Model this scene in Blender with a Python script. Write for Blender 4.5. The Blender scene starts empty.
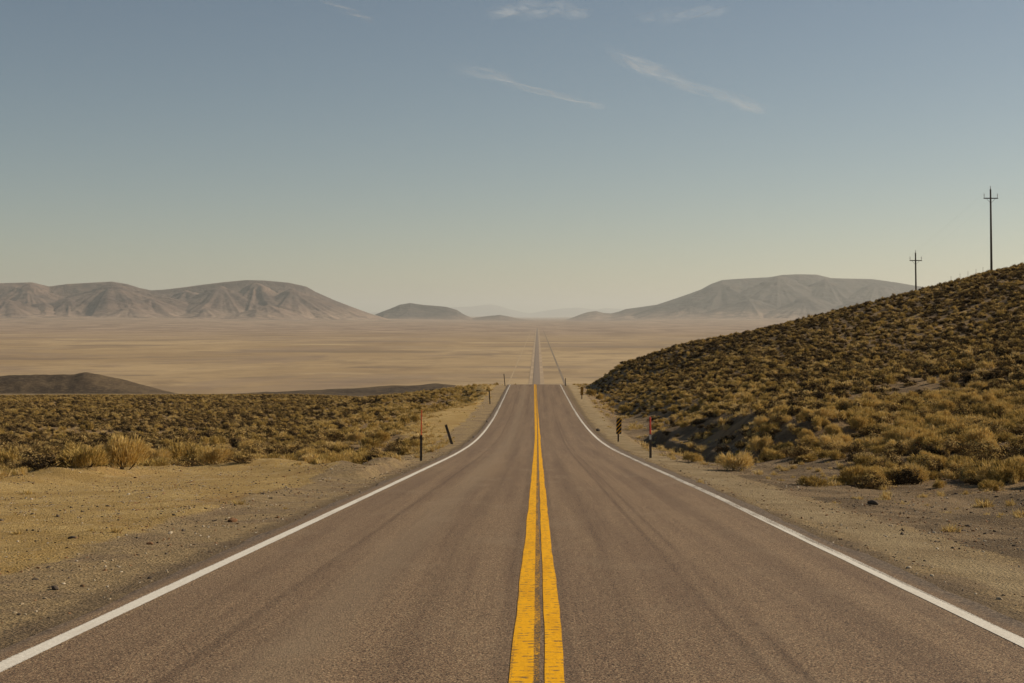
import bpy, math, random
import numpy as np
from mathutils import Vector

R = math.radians
random.seed(7)
rng = np.random.default_rng(11)
sc = bpy.context.scene
COL = sc.collection

# ------------------------------------------------------------------ camera
F = 1422.0          # focal length in pixels of the 1024 px wide picture
VX, VY = 537.5, 316.0
cd = bpy.data.cameras.new('camera')
cd.sensor_width = 36.0
cd.lens = 36.0 * F / 1024.0
cd.clip_start = 0.1
cd.clip_end = 300000.0
cam = bpy.data.objects.new('camera', cd)
COL.objects.link(cam)
cam.location = (0, 0, 0)
cam.rotation_euler = (R(90), 0, 0)
cd.shift_x = -(VX - 512.0) / 1024.0
cd.shift_y = -(341.5 - VY) / 1024.0
sc.camera = cam

# ------------------------------------------------------------------ sky, sun, exposure
SUN_EL, SUN_AZ = 29.0, 68.0      # azimuth clockwise from the road direction (+Y)
w = bpy.data.worlds.new('World')
sc.world = w
w.use_nodes = True
nt = w.node_tree
nt.nodes.clear()
wo = nt.nodes.new('ShaderNodeOutputWorld')
bg = nt.nodes.new('ShaderNodeBackground')
sky = nt.nodes.new('ShaderNodeTexSky')
sky.sky_type = 'NISHITA'
sky.sun_disc = False
sky.sun_elevation = R(SUN_EL)
sky.sun_rotation = R(SUN_AZ)
sky.altitude = 1600
sky.air_density = 1.0
sky.dust_density = 1.3
sky.ozone_density = 1.6
tint = nt.nodes.new('ShaderNodeMix')
tint.data_type = 'RGBA'
tint.blend_type = 'MULTIPLY'
tint.inputs[0].default_value = 1.0
tint.inputs[7].default_value = (1.04, 0.945, 0.81, 1)
nt.links.new(sky.outputs[0], tint.inputs[6])
nt.links.new(tint.outputs[2], bg.inputs[0])
bg.inputs[1].default_value = 0.066
nt.links.new(bg.outputs[0], wo.inputs[0])

sl = bpy.data.lights.new('sun', 'SUN')
sl.energy = 5.0
sl.angle = R(0.5)
sl.color = (1.0, 0.86, 0.66)
so = bpy.data.objects.new('sun', sl)
COL.objects.link(so)
sdir = Vector((math.sin(R(SUN_AZ)) * math.cos(R(SUN_EL)), math.cos(R(SUN_AZ)) * math.cos(R(SUN_EL)), math.sin(R(SUN_EL))))
so.rotation_euler = sdir.to_track_quat('Z', 'Y').to_euler()
so.location = (60, 30, 60)

sc.view_settings.view_transform = 'Standard'
sc.view_settings.look = 'None'
sc.view_settings.exposure = 0.17
sc.view_settings.gamma = 1.0
sc.render.engine = 'CYCLES'
sc.cycles.use_denoising = True
sc.cycles.max_bounces = 6
sc.cycles.diffuse_bounces = 3
sc.cycles.transparent_max_bounces = 12
sc.cycles.volume_bounces = 0

# ------------------------------------------------------------------ helpers
def sstep(a, b, x):
    t = np.clip((np.asarray(x, float) - a) / (b - a), 0, 1)
    return t * t * (3 - 2 * t)

def _hash(ix, iy, s):
    h = (ix.astype(np.int64) * 374761393 + iy.astype(np.int64) * 668265263 + s * 1442695041) & 0xffffffff
    h = ((h ^ (h >> 13)) * 1274126177) & 0xffffffff
    h = (h ^ (h >> 16)) & 0xffffffff
    h = (h * 2246822519) & 0xffffffff
    return ((h ^ (h >> 15)) & 0xffffff) / float(0xffffff)

def vnoise(x, y, s=0):
    x = np.asarray(x, float); y = np.asarray(y, float)
    ix = np.floor(x); iy = np.floor(y)
    fx = x - ix; fy = y - iy
    fx = fx * fx * fx * (fx * (fx * 6 - 15) + 10); fy = fy * fy * fy * (fy * (fy * 6 - 15) + 10)
    a = _hash(ix, iy, s); b = _hash(ix + 1, iy, s); c = _hash(ix, iy + 1, s); d = _hash(ix + 1, iy + 1, s)
    return (a * (1 - fx) + b * fx) * (1 - fy) + (c * (1 - fx) + d * fx) * fy

def fbm(x, y, octv=4, s=0, gain=0.5):
    t = 0; a = 1; n = 0
    for i in range(octv):
        ca, sa = math.cos(0.7 * i), math.sin(0.7 * i)
        t = t + a * (vnoise((x * ca - y * sa) * 2 ** i + 17.3 * i, (x * sa + y * ca) * 2 ** i + 9.1 * i, s + i) * 2 - 1)
        n += a; a *= gain
    return t / n

def ridged(x, y, octv=5, s=0):
    t = 0; a = 1; n = 0
    for i in range(octv):
        ca, sa = math.cos(0.9 * i), math.sin(0.9 * i)
        v = 1 - np.abs(vnoise((x * ca - y * sa) * 2 ** i + 7.7 * i, (x * sa + y * ca) * 2 ** i + 3.1 * i, s + i) * 2 - 1)
        t = t + a * v * v; n += a; a *= 0.5
    return t / n

def mesh_np(name, verts, quads, mats=None, smooth=False, mat_idx=None, loose_tris=None):
    """mesh from numpy arrays: quads (n,4) and optionally triangles (m,3)"""
    me = bpy.data.meshes.new(name)
    nq = 0 if quads is None else len(quads)
    ntri = 0 if loose_tris is None else len(loose_tris)
    me.vertices.add(len(verts))
    me.vertices.foreach_set('co', np.asarray(verts, np.float32).ravel())
    lo = []
    if nq: lo.append(np.asarray(quads, np.int32).ravel())
    if ntri: lo.append(np.asarray(loose_tris, np.int32).ravel())
    lo = np.concatenate(lo)
    me.loops.add(len(lo))
    me.loops.foreach_set('vertex_index', lo)
    me.polygons.add(nq + ntri)
    st = np.concatenate([np.arange(nq) * 4, nq * 4 + np.arange(ntri) * 3]).astype(np.int32)
    me.polygons.foreach_set('loop_start', st)
    for m in (mats or []): me.materials.append(m)
    if mat_idx is not None:
        me.polygons.foreach_set('material_index', np.asarray(mat_idx, np.int32))
    me.polygons.foreach_set('use_smooth', np.full(nq + ntri, smooth))
    me.update(calc_edges=True)
    me.validate()
    return me

def link(name, me, parent=None, **props):
    o = bpy.data.objects.new(name, me)
    COL.objects.link(o)
    if parent is not None: o.parent = parent
    for k, v in props.items(): o[k] = v
    return o

def grid_faces(nr, nc):
    i = np.arange(nr - 1)[:, None] * nc + np.arange(nc - 1)[None, :]
    return np.stack([i, i + 1, i + nc + 1, i + nc], -1).reshape(-1, 4)

# ------------------------------------------------------------------ material helpers
class NT:
    def __init__(s, name):
        s.m = bpy.data.materials.new(name); s.m.use_nodes = True
        s.t = s.m.node_tree; s.t.nodes.clear()
        s.out = s.n('ShaderNodeOutputMaterial')
        s._geo = None
    def n(s, typ, **kw):
        nd = s.t.nodes.new(typ)
        for k, v in kw.items(): setattr(nd, k, v)
        return nd
    def put(s, sock, v):
        if v is None: return
        if hasattr(v, 'is_output'): s.t.links.new(v, sock)
        elif isinstance(v, (tuple, list)) and len(v) == 3 and sock.type == 'RGBA': sock.default_value = (*v, 1)
        else: sock.default_value = v
    def pos(s):
        if not s._geo: s._geo = s.n('ShaderNodeNewGeometry')
        return s._geo.outputs['Position']
    def obj(s): return s.n('ShaderNodeTexCoord').outputs['Object']
    def xyz(s, v):
        nd = s.n('ShaderNodeSeparateXYZ'); s.put(nd.inputs[0], v); return nd.outputs
    def vmul(s, v, k):
        nd = s.n('ShaderNodeVectorMath', operation='MULTIPLY'); s.put(nd.inputs[0], v); nd.inputs[1].default_value = k; return nd.outputs[0]
    def noise(s, v, scale, detail=4, rough=0.55, dist=0.0, col=False):
        nd = s.n('ShaderNodeTexNoise'); s.put(nd.inputs['Vector'], v)
        nd.inputs['Scale'].default_value = scale; nd.inputs['Detail'].default_value = detail
        nd.inputs['Roughness'].default_value = rough; nd.inputs['Distortion'].default_value = dist
        return nd.outputs['Color' if col else 'Fac']
    def vor(s, v, scale, feat='F1', out='Distance'):
        nd = s.n('ShaderNodeTexVoronoi', feature=feat); s.put(nd.inputs['Vector'], v); nd.inputs['Scale'].default_value = scale
        return nd.outputs[out]
    def math(s, op, a, b=None, c=None, clamp=False):
        nd = s.n('ShaderNodeMath', operation=op, use_clamp=clamp)
        s.put(nd.inputs[0], a); s.put(nd.inputs[1], b)
        if c is not None: s.put(nd.inputs[2], c)
        return nd.outputs[0]
    def ramp(s, v, a, b, lo=0.0, hi=1.0, smooth=True):
        nd = s.n('ShaderNodeMapRange', interpolation_type='SMOOTHSTEP' if smooth else 'LINEAR')
        s.put(nd.inputs['Value'], v)
        for k, x in (('From Min', a), ('From Max', b), ('To Min', lo), ('To Max', hi)): s.put(nd.inputs[k], x)
        return nd.outputs['Result']
    def mix(s, f, a, b, blend='MIX'):
        nd = s.n('ShaderNodeMix', data_type='RGBA', blend_type=blend)
        s.put(nd.inputs[0], f); s.put(nd.inputs[6], a); s.put(nd.inputs[7], b); return nd.outputs[2]
    def attr(s, name, out='Fac', typ='GEOMETRY'):
        nd = s.n('ShaderNodeAttribute', attribute_name=name, attribute_type=typ); return nd.outputs[out]
    def bump(s, h, strength=0.5, dist=0.02, normal=None):
        nd = s.n('ShaderNodeBump'); nd.inputs['Strength'].default_value = strength; nd.inputs['Distance'].default_value = dist
        s.put(nd.inputs['Height'], h)
        if normal is not None: s.put(nd.inputs['Normal'], normal)
        return nd.outputs[0]
    def bsdf(s, col, rough=0.9, normal=None, spec=0.3, metal=0.0):
        p = s.n('ShaderNodeBsdfPrincipled'); s.put(p.inputs['Base Color'], col); s.put(p.inputs['Roughness'], rough)
        p.inputs['Specular IOR Level'].default_value = spec; p.inputs['Metallic'].default_value = metal
        if normal is not None: s.put(p.inputs['Normal'], normal)
        s.t.links.new(p.outputs[0], s.out.inputs[0]); return p

# ------------------------------------------------------------------ road profile
_sy = np.array([-100, 0, 56, 74, 88, 110, 124, 150, 196, 204, 212, 235, 3000.])
_ss = np.array([.071, .071, .070, .060, .045, .031, .023, .014, .012, .015, .05, .085, .085])
_Y = np.arange(-100, 3000, 0.25)
_S = np.interp(_Y, _sy, _ss)
_Z = -np.cumsum(_S) * 0.25
_Z = _Z - np.interp(0, _Y, _Z) - 1.67
VALLEY = -73.0
_Z = VALLEY + np.where(_Z - VALLEY > 60, _Z - VALLEY, 4.0 * np.log1p(np.exp(np.clip((_Z - VALLEY) / 4.0, -40, 60))))
def zroad(y): return np.interp(y, _Y, _Z)
def xroad(y): return np.interp(y, [90, 124, 205, 1500], [0, -.10, -.33, -1.0])      # the road bends a little to the left
def wide(y): return np.interp(y, [10, 30, 60, 92], [0, .16, .16, 0])                # right lane a little wider here

# ------------------------------------------------------------------ terrain
def P(px, py, Y):
    return ((px - VX) / F * Y, Y, -(py - VY) / F * Y)

ctrl = [P(*a) for a in [
    # hill face on the right
    (1024, 480, 36), (1024, 440, 48), (1024, 400, 66), (1024, 350, 96), (1024, 300, 140), (1024, 266, 185),
    (900, 475, 42), (900, 440, 54), (900, 400, 80), (900, 350, 125), (900, 310, 165), (991, 274, 198), (917, 292, 190),
    (800, 458, 48), (800, 430, 64), (800, 400, 88), (800, 370, 122), (800, 335, 165), (850, 308, 192), (783, 325, 195),
    (700, 355, 185), (700, 374, 145), (700, 400, 112), (705, 425, 88), (715, 452, 56), (740, 430, 76), (760, 415, 90), (680, 346, 205), (640, 361, 207),
    (640, 380, 184), (640, 396, 146), (640, 416, 105), (615, 368, 209), (600, 378, 210), (605, 394, 176), (610, 405, 146),
    (660, 436, 84), (685, 446, 70),
    # plain on the left
    (0, 480, 50), (0, 462, 70), (0, 440, 110), (0, 422, 165), (0, 408, 240), (0, 397.5, 350),
    (150, 482, 50), (150, 462, 70), (150, 440, 110), (150, 421, 165), (150, 407, 240), (150, 397, 350),
    (300, 482, 52), (300, 463, 70), (300, 443, 105), (300, 421, 165), (300, 406, 240), (300, 397, 330),
    (390, 462, 64), (400, 440, 90), (410, 424, 130), (430, 402, 190), (400, 398, 250), (445, 392, 225), (460, 388, 232),
    (395, 392.5, 300), (-300, 440, 110), (-300, 408, 240), (-400, 470, 60)]]
ctrl += [(12, 0, -2.2), (30, 0, -1.2), (60, 30, 2.0), (60, 90, 3.5), (90, 170, 9), (140, 120, 10), (140, 230, 8), (20, 20, -2.6), (11, 20, -3.2),
         (62, 233, -1.5), (50, 262, -14), (85, 262, 0), (30, 300, -22), (100, 310, -8), (15, 262, -18), (140, 360, -20), (60, 420, -42),
         (0, 300, -19), (-30, 300, -21.5), (-15, 262, -15.6), (0, 420, -33), (-60, 430, -24.6), (-140, 430, -24.3), (0, 600, -42), (-100, 600, -33.8), (-250, 600, -33.3),
         (150, 600, -50), (-20, 0, -2.6), (-40, 0, -4.5), (-60, 30, -6), (-25, 30, -5.6), (-24, 50, -6.4), (-100, 60, -9), (300, 300, -5), (300, 100, 12)]
C = np.array(ctrl)
def _tps(r2): return 0.5 * r2 * np.log(r2 + 1e-6)
def _warp(x, y):  # even out near and far spacing
    y = np.asarray(y, float); x = np.asarray(x, float)
    return x / 60.0, np.sign(y) * np.log1p(np.abs(y) / 40.0) * 1.6
cx, cy = _warp(C[:, 0], C[:, 1])
n = len(C)
A = np.zeros((n + 3, n + 3))
A[:n, :n] = _tps((cx[:, None] - cx[None]) ** 2 + (cy[:, None] - cy[None]) ** 2) + np.eye(n) * 0.0008
A[:n, n] = 1; A[:n, n + 1] = cx; A[:n, n + 2] = cy
A[n:, :n] = A[:n, n:].T
_wt = np.linalg.solve(A, np.concatenate([C[:, 2], [0, 0, 0]]))

def tps(x, y):
    sh = np.shape(x)
    a, b = _warp(np.ravel(x), np.ravel(y))
    out = np.empty(len(a))
    for i in range(0, len(a), 60000):
        aa = a[i:i + 60000, None]; bb = b[i:i + 60000, None]
        out[i:i + 60000] = _tps((aa - cx) ** 2 + (bb - cy) ** 2) @ _wt[:n] + _wt[n] + _wt[n + 1] * aa[:, 0] + _wt[n + 2] * bb[:, 0]
    return out.reshape(sh)

LEFT_POLY = np.array([(3, -60), (-24, -60), (-21, 10), (-16.5, 30), (-15.2, 38), (-14.2, 45), (-12.3, 51), (-10.2, 54), (-8.0, 50), (-6.2, 45),
                      (-5.1, 42), (-4.95, 62), (-5.2, 82), (-7, 92), (-8.5, 100), (-9.5, 118), (-9.5, 135), (-7.5, 146), (-6.4, 152), (-6.2, 185), (-7.5, 200), (-8, 225), (3, 240)])
RIGHT_POLY = np.array([(-3, -60), (9, -60), (7.6, 0), (6.6, 20), (6.3, 35), (6.2, 55), (6.2, 75), (6.6, 90), (7.2, 100), (7.6, 112), (6.9, 124), (6.5, 136), (6.4, 180), (6.2, 215), (6, 240), (-3, 240)])
def sdf(poly, x, y):
    """signed distance, negative inside"""
    sh = np.shape(x); x = np.ravel(x).astype(float); y = np.ravel(y).astype(float)
    d = np.full(len(x), 1e18); inside = np.zeros(len(x), bool)
    for i in range(len(poly)):
        a = poly[i]; b = poly[(i + 1) % len(poly)]
        e = b - a; wx = x - a[0]; wy = y - a[1]
        t = np.clip((wx * e[0] + wy * e[1]) / (e @ e), 0, 1)
        d = np.minimum(d, (wx - e[0] * t) ** 2 + (wy - e[1] * t) ** 2)
        c = ((a[1] > y) != (b[1] > y))
        with np.errstate(divide='ignore', invalid='ignore'):
            xi = (b[0] - a[0]) * (y - a[1]) / (b[1] - a[1] + 1e-12) + a[0]
        inside ^= c & (x < xi)
    d = np.sqrt(d)
    return np.where(inside, -d, d).reshape(sh)

def bench_dist(x, y):
    """distance outside the road bench (negative on it)"""
    x = np.asarray(x, float); y = np.asarray(y, float)
    d = np.full(x.shape, 1000.0)
    m = (y < 260) & (np.abs(x) < 60)
    xs = x[m]; ys = y[m]
    jx = xs + 0.9 * fbm(xs * .22, ys * .16, 3, 51) ; jy = ys + 1.2 * fbm(xs * .2 + 40, ys * .2, 2, 77)
    jx = np.where(np.abs(xs) < 5.2, xs, jx)
    d[m] = np.where(xs < 0, sdf(LEFT_POLY, jx, jy), sdf(RIGHT_POLY, jx, jy))
    return d

def height(x, y, detail=True):
    x = np.asarray(x, float); y = np.asarray(y, float)
    ax = np.abs(x)
    far = np.interp(y, [-200, 0, 60, 110, 165, 240, 350, 450, 600, 800, 1050, 1250], [0, -4, -7, -9.5, -12.3, -15.6, -20, -25.5, -33.3, -43.7, -68, VALLEY])
    side = far + np.where(x > 0, 1, 0) * sstep(20, 160, x) * sstep(600, 200, y) * 16
    near = (y < 700) & (y > -60) & (ax < 420)
    t = side.copy()
    if near.any():
        t[near] = tps(x[near], y[near])
    wgt = sstep(400, 180, ax) * sstep(690, 440, y) * sstep(-60, -5, y)
    z = t * wgt + side * (1 - wgt)
    rolling = fbm(x * .02, y * .02, 3, 5) * 1.2 * sstep(14, 45, ax) * sstep(260, 60, y)
    z = z + rolling * np.where(x < 0, 1, .5)
    # road bench
    d = bench_dist(x, y)
    zr = zroad(y)
    bench = zr - 0.035 - 0.011 * ax
    bench = np.where(ax > 5.5, bench - 0.03 * (ax - 5.5) * np.where(x < 0, .2, .6), bench)
    k = np.where(x > 0, sstep(-.3, 6.5, d), sstep(0.0, 3.2, d))
    z1 = bench * (1 - k) + z * k
    # gully at the foot of the hill, beyond the shoulder
    g = np.exp(-((x - 8.6 - .5 * np.sin(y * .11)) / 1.5) ** 2) * sstep(52, 62, y) * sstep(94, 86, y) * .8
    g += np.exp(-((x - 8.0) / 1.3) ** 2) * sstep(120, 130, y) * sstep(215, 200, y) * .5
    z1 = z1 - g
    # a cut bank, its raw face turned to the road
    xb = 8.3 - (y - 60) * .032 + .7 * fbm(y * .25, x * 0, 3, 83)
    cut = sstep(56, 60, y) * sstep(97, 90, y)
    z1 = z1 + cut * (.72 * sstep(xb, xb + .75, x) * sstep(xb + 9, xb + 1.5, x) - .35 * np.exp(-((x - xb + .5) / .7) ** 2))
    # low bank that faces the road past the gully and near the crest
    z1 = z1 + .3 * sstep(10.0, 12.6, x) * sstep(30, 14, x) * sstep(58, 66, y) * sstep(104, 92, y)
    z1 = z1 + .25 * sstep(7.6, 9.6, x) * sstep(26, 10, x) * sstep(186, 200, y) * sstep(218, 210, y)
    cor = sstep(420, 250, y)
    z = z1 * cor + (1 - cor) * z
    # far down the slope and across the valley the road sits in the ground
    kr = sstep(30, 8, ax) * sstep(230, 260, y)
    z = z * (1 - kr) + (zr - 0.35) * kr
    if detail:
        off = sstep(4.3, 6.0, ax)
        br = sstep(0.0, 2.5, d)
        m = y < 700
        nz = np.zeros_like(z)
        xm = x[m]; ym = y[m]
        nz[m] = (0.045 * fbm(xm * .9, ym * .75, 2, 21) * sstep(110, 60, ym) + 0.03 * fbm(xm * 2.2, ym * 1.8, 3, 27) * sstep(60, 30, ym) + 0.014 * fbm(xm * 3, ym * 3, 3, 25) * sstep(45, 20, ym)) * off[m]
        nz[m] += br[m] * (0.13 * fbm(xm * .7, ym * .7, 4, 31)) * off[m]
        # windrow and wheel ruts on the pull-out
        nz[m] += 0.07 * np.exp(-((xm + 6.4 + .4 * np.sin(ym * .13)) / .5) ** 2) * sstep(60, 40, ym) * (.6 + fbm(xm * .5, ym * .6, 2, 91))
        nz[m] += 0.30 * sstep(-3.5, -.6, d[m]) * sstep(1.6, -.2, d[m]) * (xm < -5) * sstep(60, 50, ym) * (.75 + .8 * fbm(xm * .5, ym * .5, 3, 93))
        z = z + nz
    z = z + sstep(6500, 18000, y) * 54 * (.12 + .88 * sstep(300, 3500, ax)) * (1 + .75 * fbm(x * .0007, y * .0003, 4, 66))
    z = z + sstep(1500, 4000, y) * fbm(x * .0006, y * .0004, 3, 61) * 3.0 * sstep(60, 400, ax)
    return z

def h1(x, y): return float(height(np.array([float(x)]), np.array([float(y)]))[0])

# --- materials of the setting
def mat_ground():
    s = NT('ground_soil'); p = s.pos(); X, Yv, Z = s.xyz(p)
    # fine and coarse tone noises
    n_big = s.noise(p, 0.06, 5, .6); n_mid = s.noise(p, 0.55, 5, .6); n_f = s.noise(p, 6.0, 5, .7); n_ff = s.noise(p, 38.0, 3, .7)
    peb = s.vor(p, 26.0, 'F1', 'Distance'); pebc = s.vor(p, 26.0, 'F1', 'Color')
    sand = s.mix(s.ramp(n_mid, .35, .68), (.40, .262, .085), (.53, .375, .150))
    sand = s.mix(s.ramp(n_big, .5, .62, 0, .75), sand, (.35, .205, .068))
    sand = s.mix(s.ramp(s.noise(p, 1.6, 6, .72, .6), .56, .66, 0, .6), sand, (.47, .37, .235))
    sand = s.mix(s.ramp(s.noise(p, 2.9, 5, .72, .8), .60, .70, 0, .55), sand, (.20, .13, .065))
    sand = s.mix(s.ramp(n_ff, .52, .66, 0, .6), sand, (.52, .41, .24))
    sand = s.mix(s.ramp(s.noise(p, 21.0, 3, .7), .56, .68, 0, .6), sand, (.17, .115, .055))
    sand = s.mix(s.ramp(n_f, .3, .75), s.mix(1.0, sand, (.80, .77, .73), 'MULTIPLY'), sand)
    grav = s.mix(s.ramp(n_f, .35, .65), (.200, .138, .066), (.375, .262, .128))
    grav = s.mix(s.ramp(n_ff, .45, .62, 0, .7), grav, (.38, .29, .17))
    grav = s.mix(s.ramp(n_mid, .45, .62, 0, .5), grav, (.18, .125, .085))
    tan = s.mix(s.ramp(n_mid, .35, .65), (.27, .195, .105), (.37, .28, .158))
    tan = s.mix(s.ramp(n_f, .55, .7, 0, .5), tan, (.24, .17, .10))
    dirt = s.mix(s.ramp(n_mid, .4, .62), (.105, .068, .038), (.235, .160, .088))
    dirt = s.mix(s.ramp(n_ff, .48, .62, 0, .6), dirt, (.34, .26, .15))
    soil = s.mix(s.ramp(n_mid, .38, .62), (.14, .090, .046), (.27, .180, .090))
    soil = s.mix(s.ramp(n_ff, .5, .66, 0, .35), soil, (.30, .22, .12))
    zc = s.n('ShaderNodeAttribute', attribute_name='zone'); zx = s.n('ShaderNodeSeparateColor'); s.t.links.new(zc.outputs['Color'], zx.inputs[0])
    wob = s.math('MULTIPLY', s.math('SUBTRACT', s.noise(p, 1.3, 6, .7), .5), .9)
    def zone(o): return s.ramp(s.math('ADD', o, wob), .32, .68)
    col = s.mix(zone(zx.outputs[0]), grav, sand)
    col = s.mix(zone(zx.outputs[1]), col, dirt)
    # light tan strip of fines along the right shoulder
    a = s.math('ADD', X, s.math('MULTIPLY', s.math('SUBTRACT', s.noise(s.vmul(p, (.6, .25, 0)), 1.0, 5, .6), .5), 1.1))
    strip = s.math('MULTIPLY', s.ramp(a, 4.45, 4.75), s.ramp(a, 6.0, 5.45))
    strip = s.math('MULTIPLY', strip, s.ramp(Yv, 240, 200))
    col = s.mix(strip, col, tan)
    al = s.math('ADD', s.math('ABSOLUTE', X), s.math('MULTIPLY', s.math('SUBTRACT', s.noise(s.vmul(p, (1, .35, 0)), 1.7, 4, .6), .5), .5))
    edge = s.ramp(al, 4.5, 4.2, 0, .6)
    edge = s.math('MULTIPLY', edge, s.ramp(Yv, 240, 215))
    col = s.mix(edge, col, (.115, .082, .055))
    col = s.mix(zone(zx.outputs[2]), col, soil)
    # valley floor
    f1 = s.noise(s.vmul(p, (1, .55, 0)), .0011, 6, .62); f2 = s.noise(s.vmul(p, (1, .6, 0)), .0042, 6, .65, .4); f3 = s.noise(s.vmul(p, (.55, 1, 0)), .0010, 5, .6)
    val = s.mix(s.ramp(f1, .38, .62), (.315, .220, .120), (.44, .320, .178))
    val = s.mix(s.ramp(f2, .53, .60, 0, .6), val, (.23, .160, .095))
    val = s.mix(s.ramp(f3, .56, .63, 0, .7), val, (.58, .44, .26))
    val = s.mix(s.ramp(s.noise(s.vmul(p, (.6, 1, 0)), .0023, 5, .6), .56, .61, 0, .6), val, (.17, .125, .088))
    val = s.mix(s.ramp(s.noise(s.vmul(p, (1, .8, 0)), .0016, 7, .7, .8), .50, .60, 0, .5), val, (.25, .185, .135))
    val = s.mix(s.ramp(Yv, 2600, 8000, 0, .85), val, s.mix(s.ramp(f2, .42, .58), (.200, .142, .108), (.37, .268, .192)))
    val = s.mix(s.ramp(s.noise(p, .02, 5, .7), .45, .65, 0, .35), val, (.19, .14, .085))
    scrub = s.mix(s.ramp(s.noise(p, .12, 6, .75), .42, .6), (.11, .080, .044), (.33, .235, .115))
    val = s.mix(s.ramp(Yv, 1300, 800), val, scrub)
    col = s.mix(s.ramp(Yv, 300, 440), col, val)
    hgt = s.math('ADD', s.math('MULTIPLY', n_f, 1.0), s.math('MULTIPLY', s.math('ADD', n_ff, s.math('MULTIPLY', peb, .6)), .45))
    nearw = s.n('ShaderNodeBump'); nearw.inputs['Strength'].default_value = 1.0; nearw.inputs['Distance'].default_value = .11
    s.put(nearw.inputs['Height'], s.math('MULTIPLY', hgt, s.ramp(Yv, 260, 60)))
    s.bsdf(col, .95, nearw.outputs[0], .12)
    return s.m

def axis(vmin, vmax, core, step, grow):
    out = list(np.arange(-core, core + 1e-6, step))
    v = core; st = step; hi = []
    while v < vmax:
        st *= grow; v += st; hi.append(v)
    v = -core; st = step; lo = []
    while v > vmin:
        st *= grow; v -= st; lo.append(v)
    return np.array(lo[::-1] + out + hi)

gx = axis(-70000, 70000, 17.0, .23, 1.028)
ys = [-60.0]
while ys[-1] < 90000:
    y = ys[-1]
    if y < 4: st = 1.6
    elif y < 1000: st = max(.2, .006 * y)
    else: st = .03 * y
    ys.append(y + st)
gy = np.array(ys)
GX, GY = np.meshgrid(gx, gy)
GZ = height(GX, GY)
me = mesh_np('ground', np.stack([GX, GY, GZ], -1).reshape(-1, 3), grid_faces(len(gy), len(gx)), [mat_ground()], True)
BD = bench_dist(GX, GY)
zone = np.zeros((GX.size, 4), np.float32); zone[:, 3] = 1
zone[:, 0] = (sstep(-5.6, -6.6, GX + .5 * fbm(GX * .4, GY * .3, 3, 8)) * (GX < 0)).ravel()
zone[:, 1] = (sstep(5.6, 6.4, GX) * (GX > 0)).ravel()
soilw = sstep(.2, 2.2, BD)
soilw = np.where(GX > 0, sstep(2.0, 5.0, BD + 1.5 * fbm(GX * .3, GY * .2, 3, 14)), soilw)
zone[:, 2] = soilw.ravel()
ca = me.color_attributes.new('zone', 'FLOAT_COLOR', 'POINT')
ca.data.foreach_set('color', zone.ravel())
link('ground', me, kind='structure')

# --- road
def strip(name, mat, xa, xb, ya, yb, dz, step0=.25, ncol=2, wob=0.0, seed=0, skirt=0.0, crown=True, wob_b=None):
    yl = [ya]
    while yl[-1] < yb:
        y = yl[-1]; yl.append(y + max(step0, .008 * abs(y) if y < 1200 else .03 * y))
    yl[-1] = yb
    yl = np.array(yl)
    t = np.linspace(0, 1, ncol)
    wa = wob * fbm(yl * .35, yl * 0 + 3.3, 4, seed) ; wb = (wob if wob_b is None else wob_b) * fbm(yl * .35, yl * 0 + 8.3, 4, seed + 9)
    a = xa + wa; b = xb + wb
    X = a[:, None] * (1 - t) + b[:, None] * t
    X = X + (wide(yl)[:, None] * sstep(1.0, 3.5, X) if yb > 0 and xa < 20 and xb > -20 else 0) + xroad(yl)[:, None]
    Yv = np.repeat(yl[:, None], ncol, 1)
    D = dz(Yv) if callable(dz) else dz
    Z = zroad(Yv) - (0.010 * np.abs(X - xroad(Yv)) if crown else 0) + D
    if skirt:
        X = np.concatenate([X[:, :1] - .02, X, X[:, -1:] + .02], 1); Yv = np.repeat(yl[:, None], ncol + 2, 1)
        Z = np.concatenate([Z[:, :1] - skirt, Z, Z[:, -1:] - skirt], 1); ncol += 2
    me = mesh_np(name, np.stack([X, Yv, Z], -1).reshape(-1, 3), grid_faces(len(yl), ncol), [mat], not skirt)
    return link(name, me, kind='structure')

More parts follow.
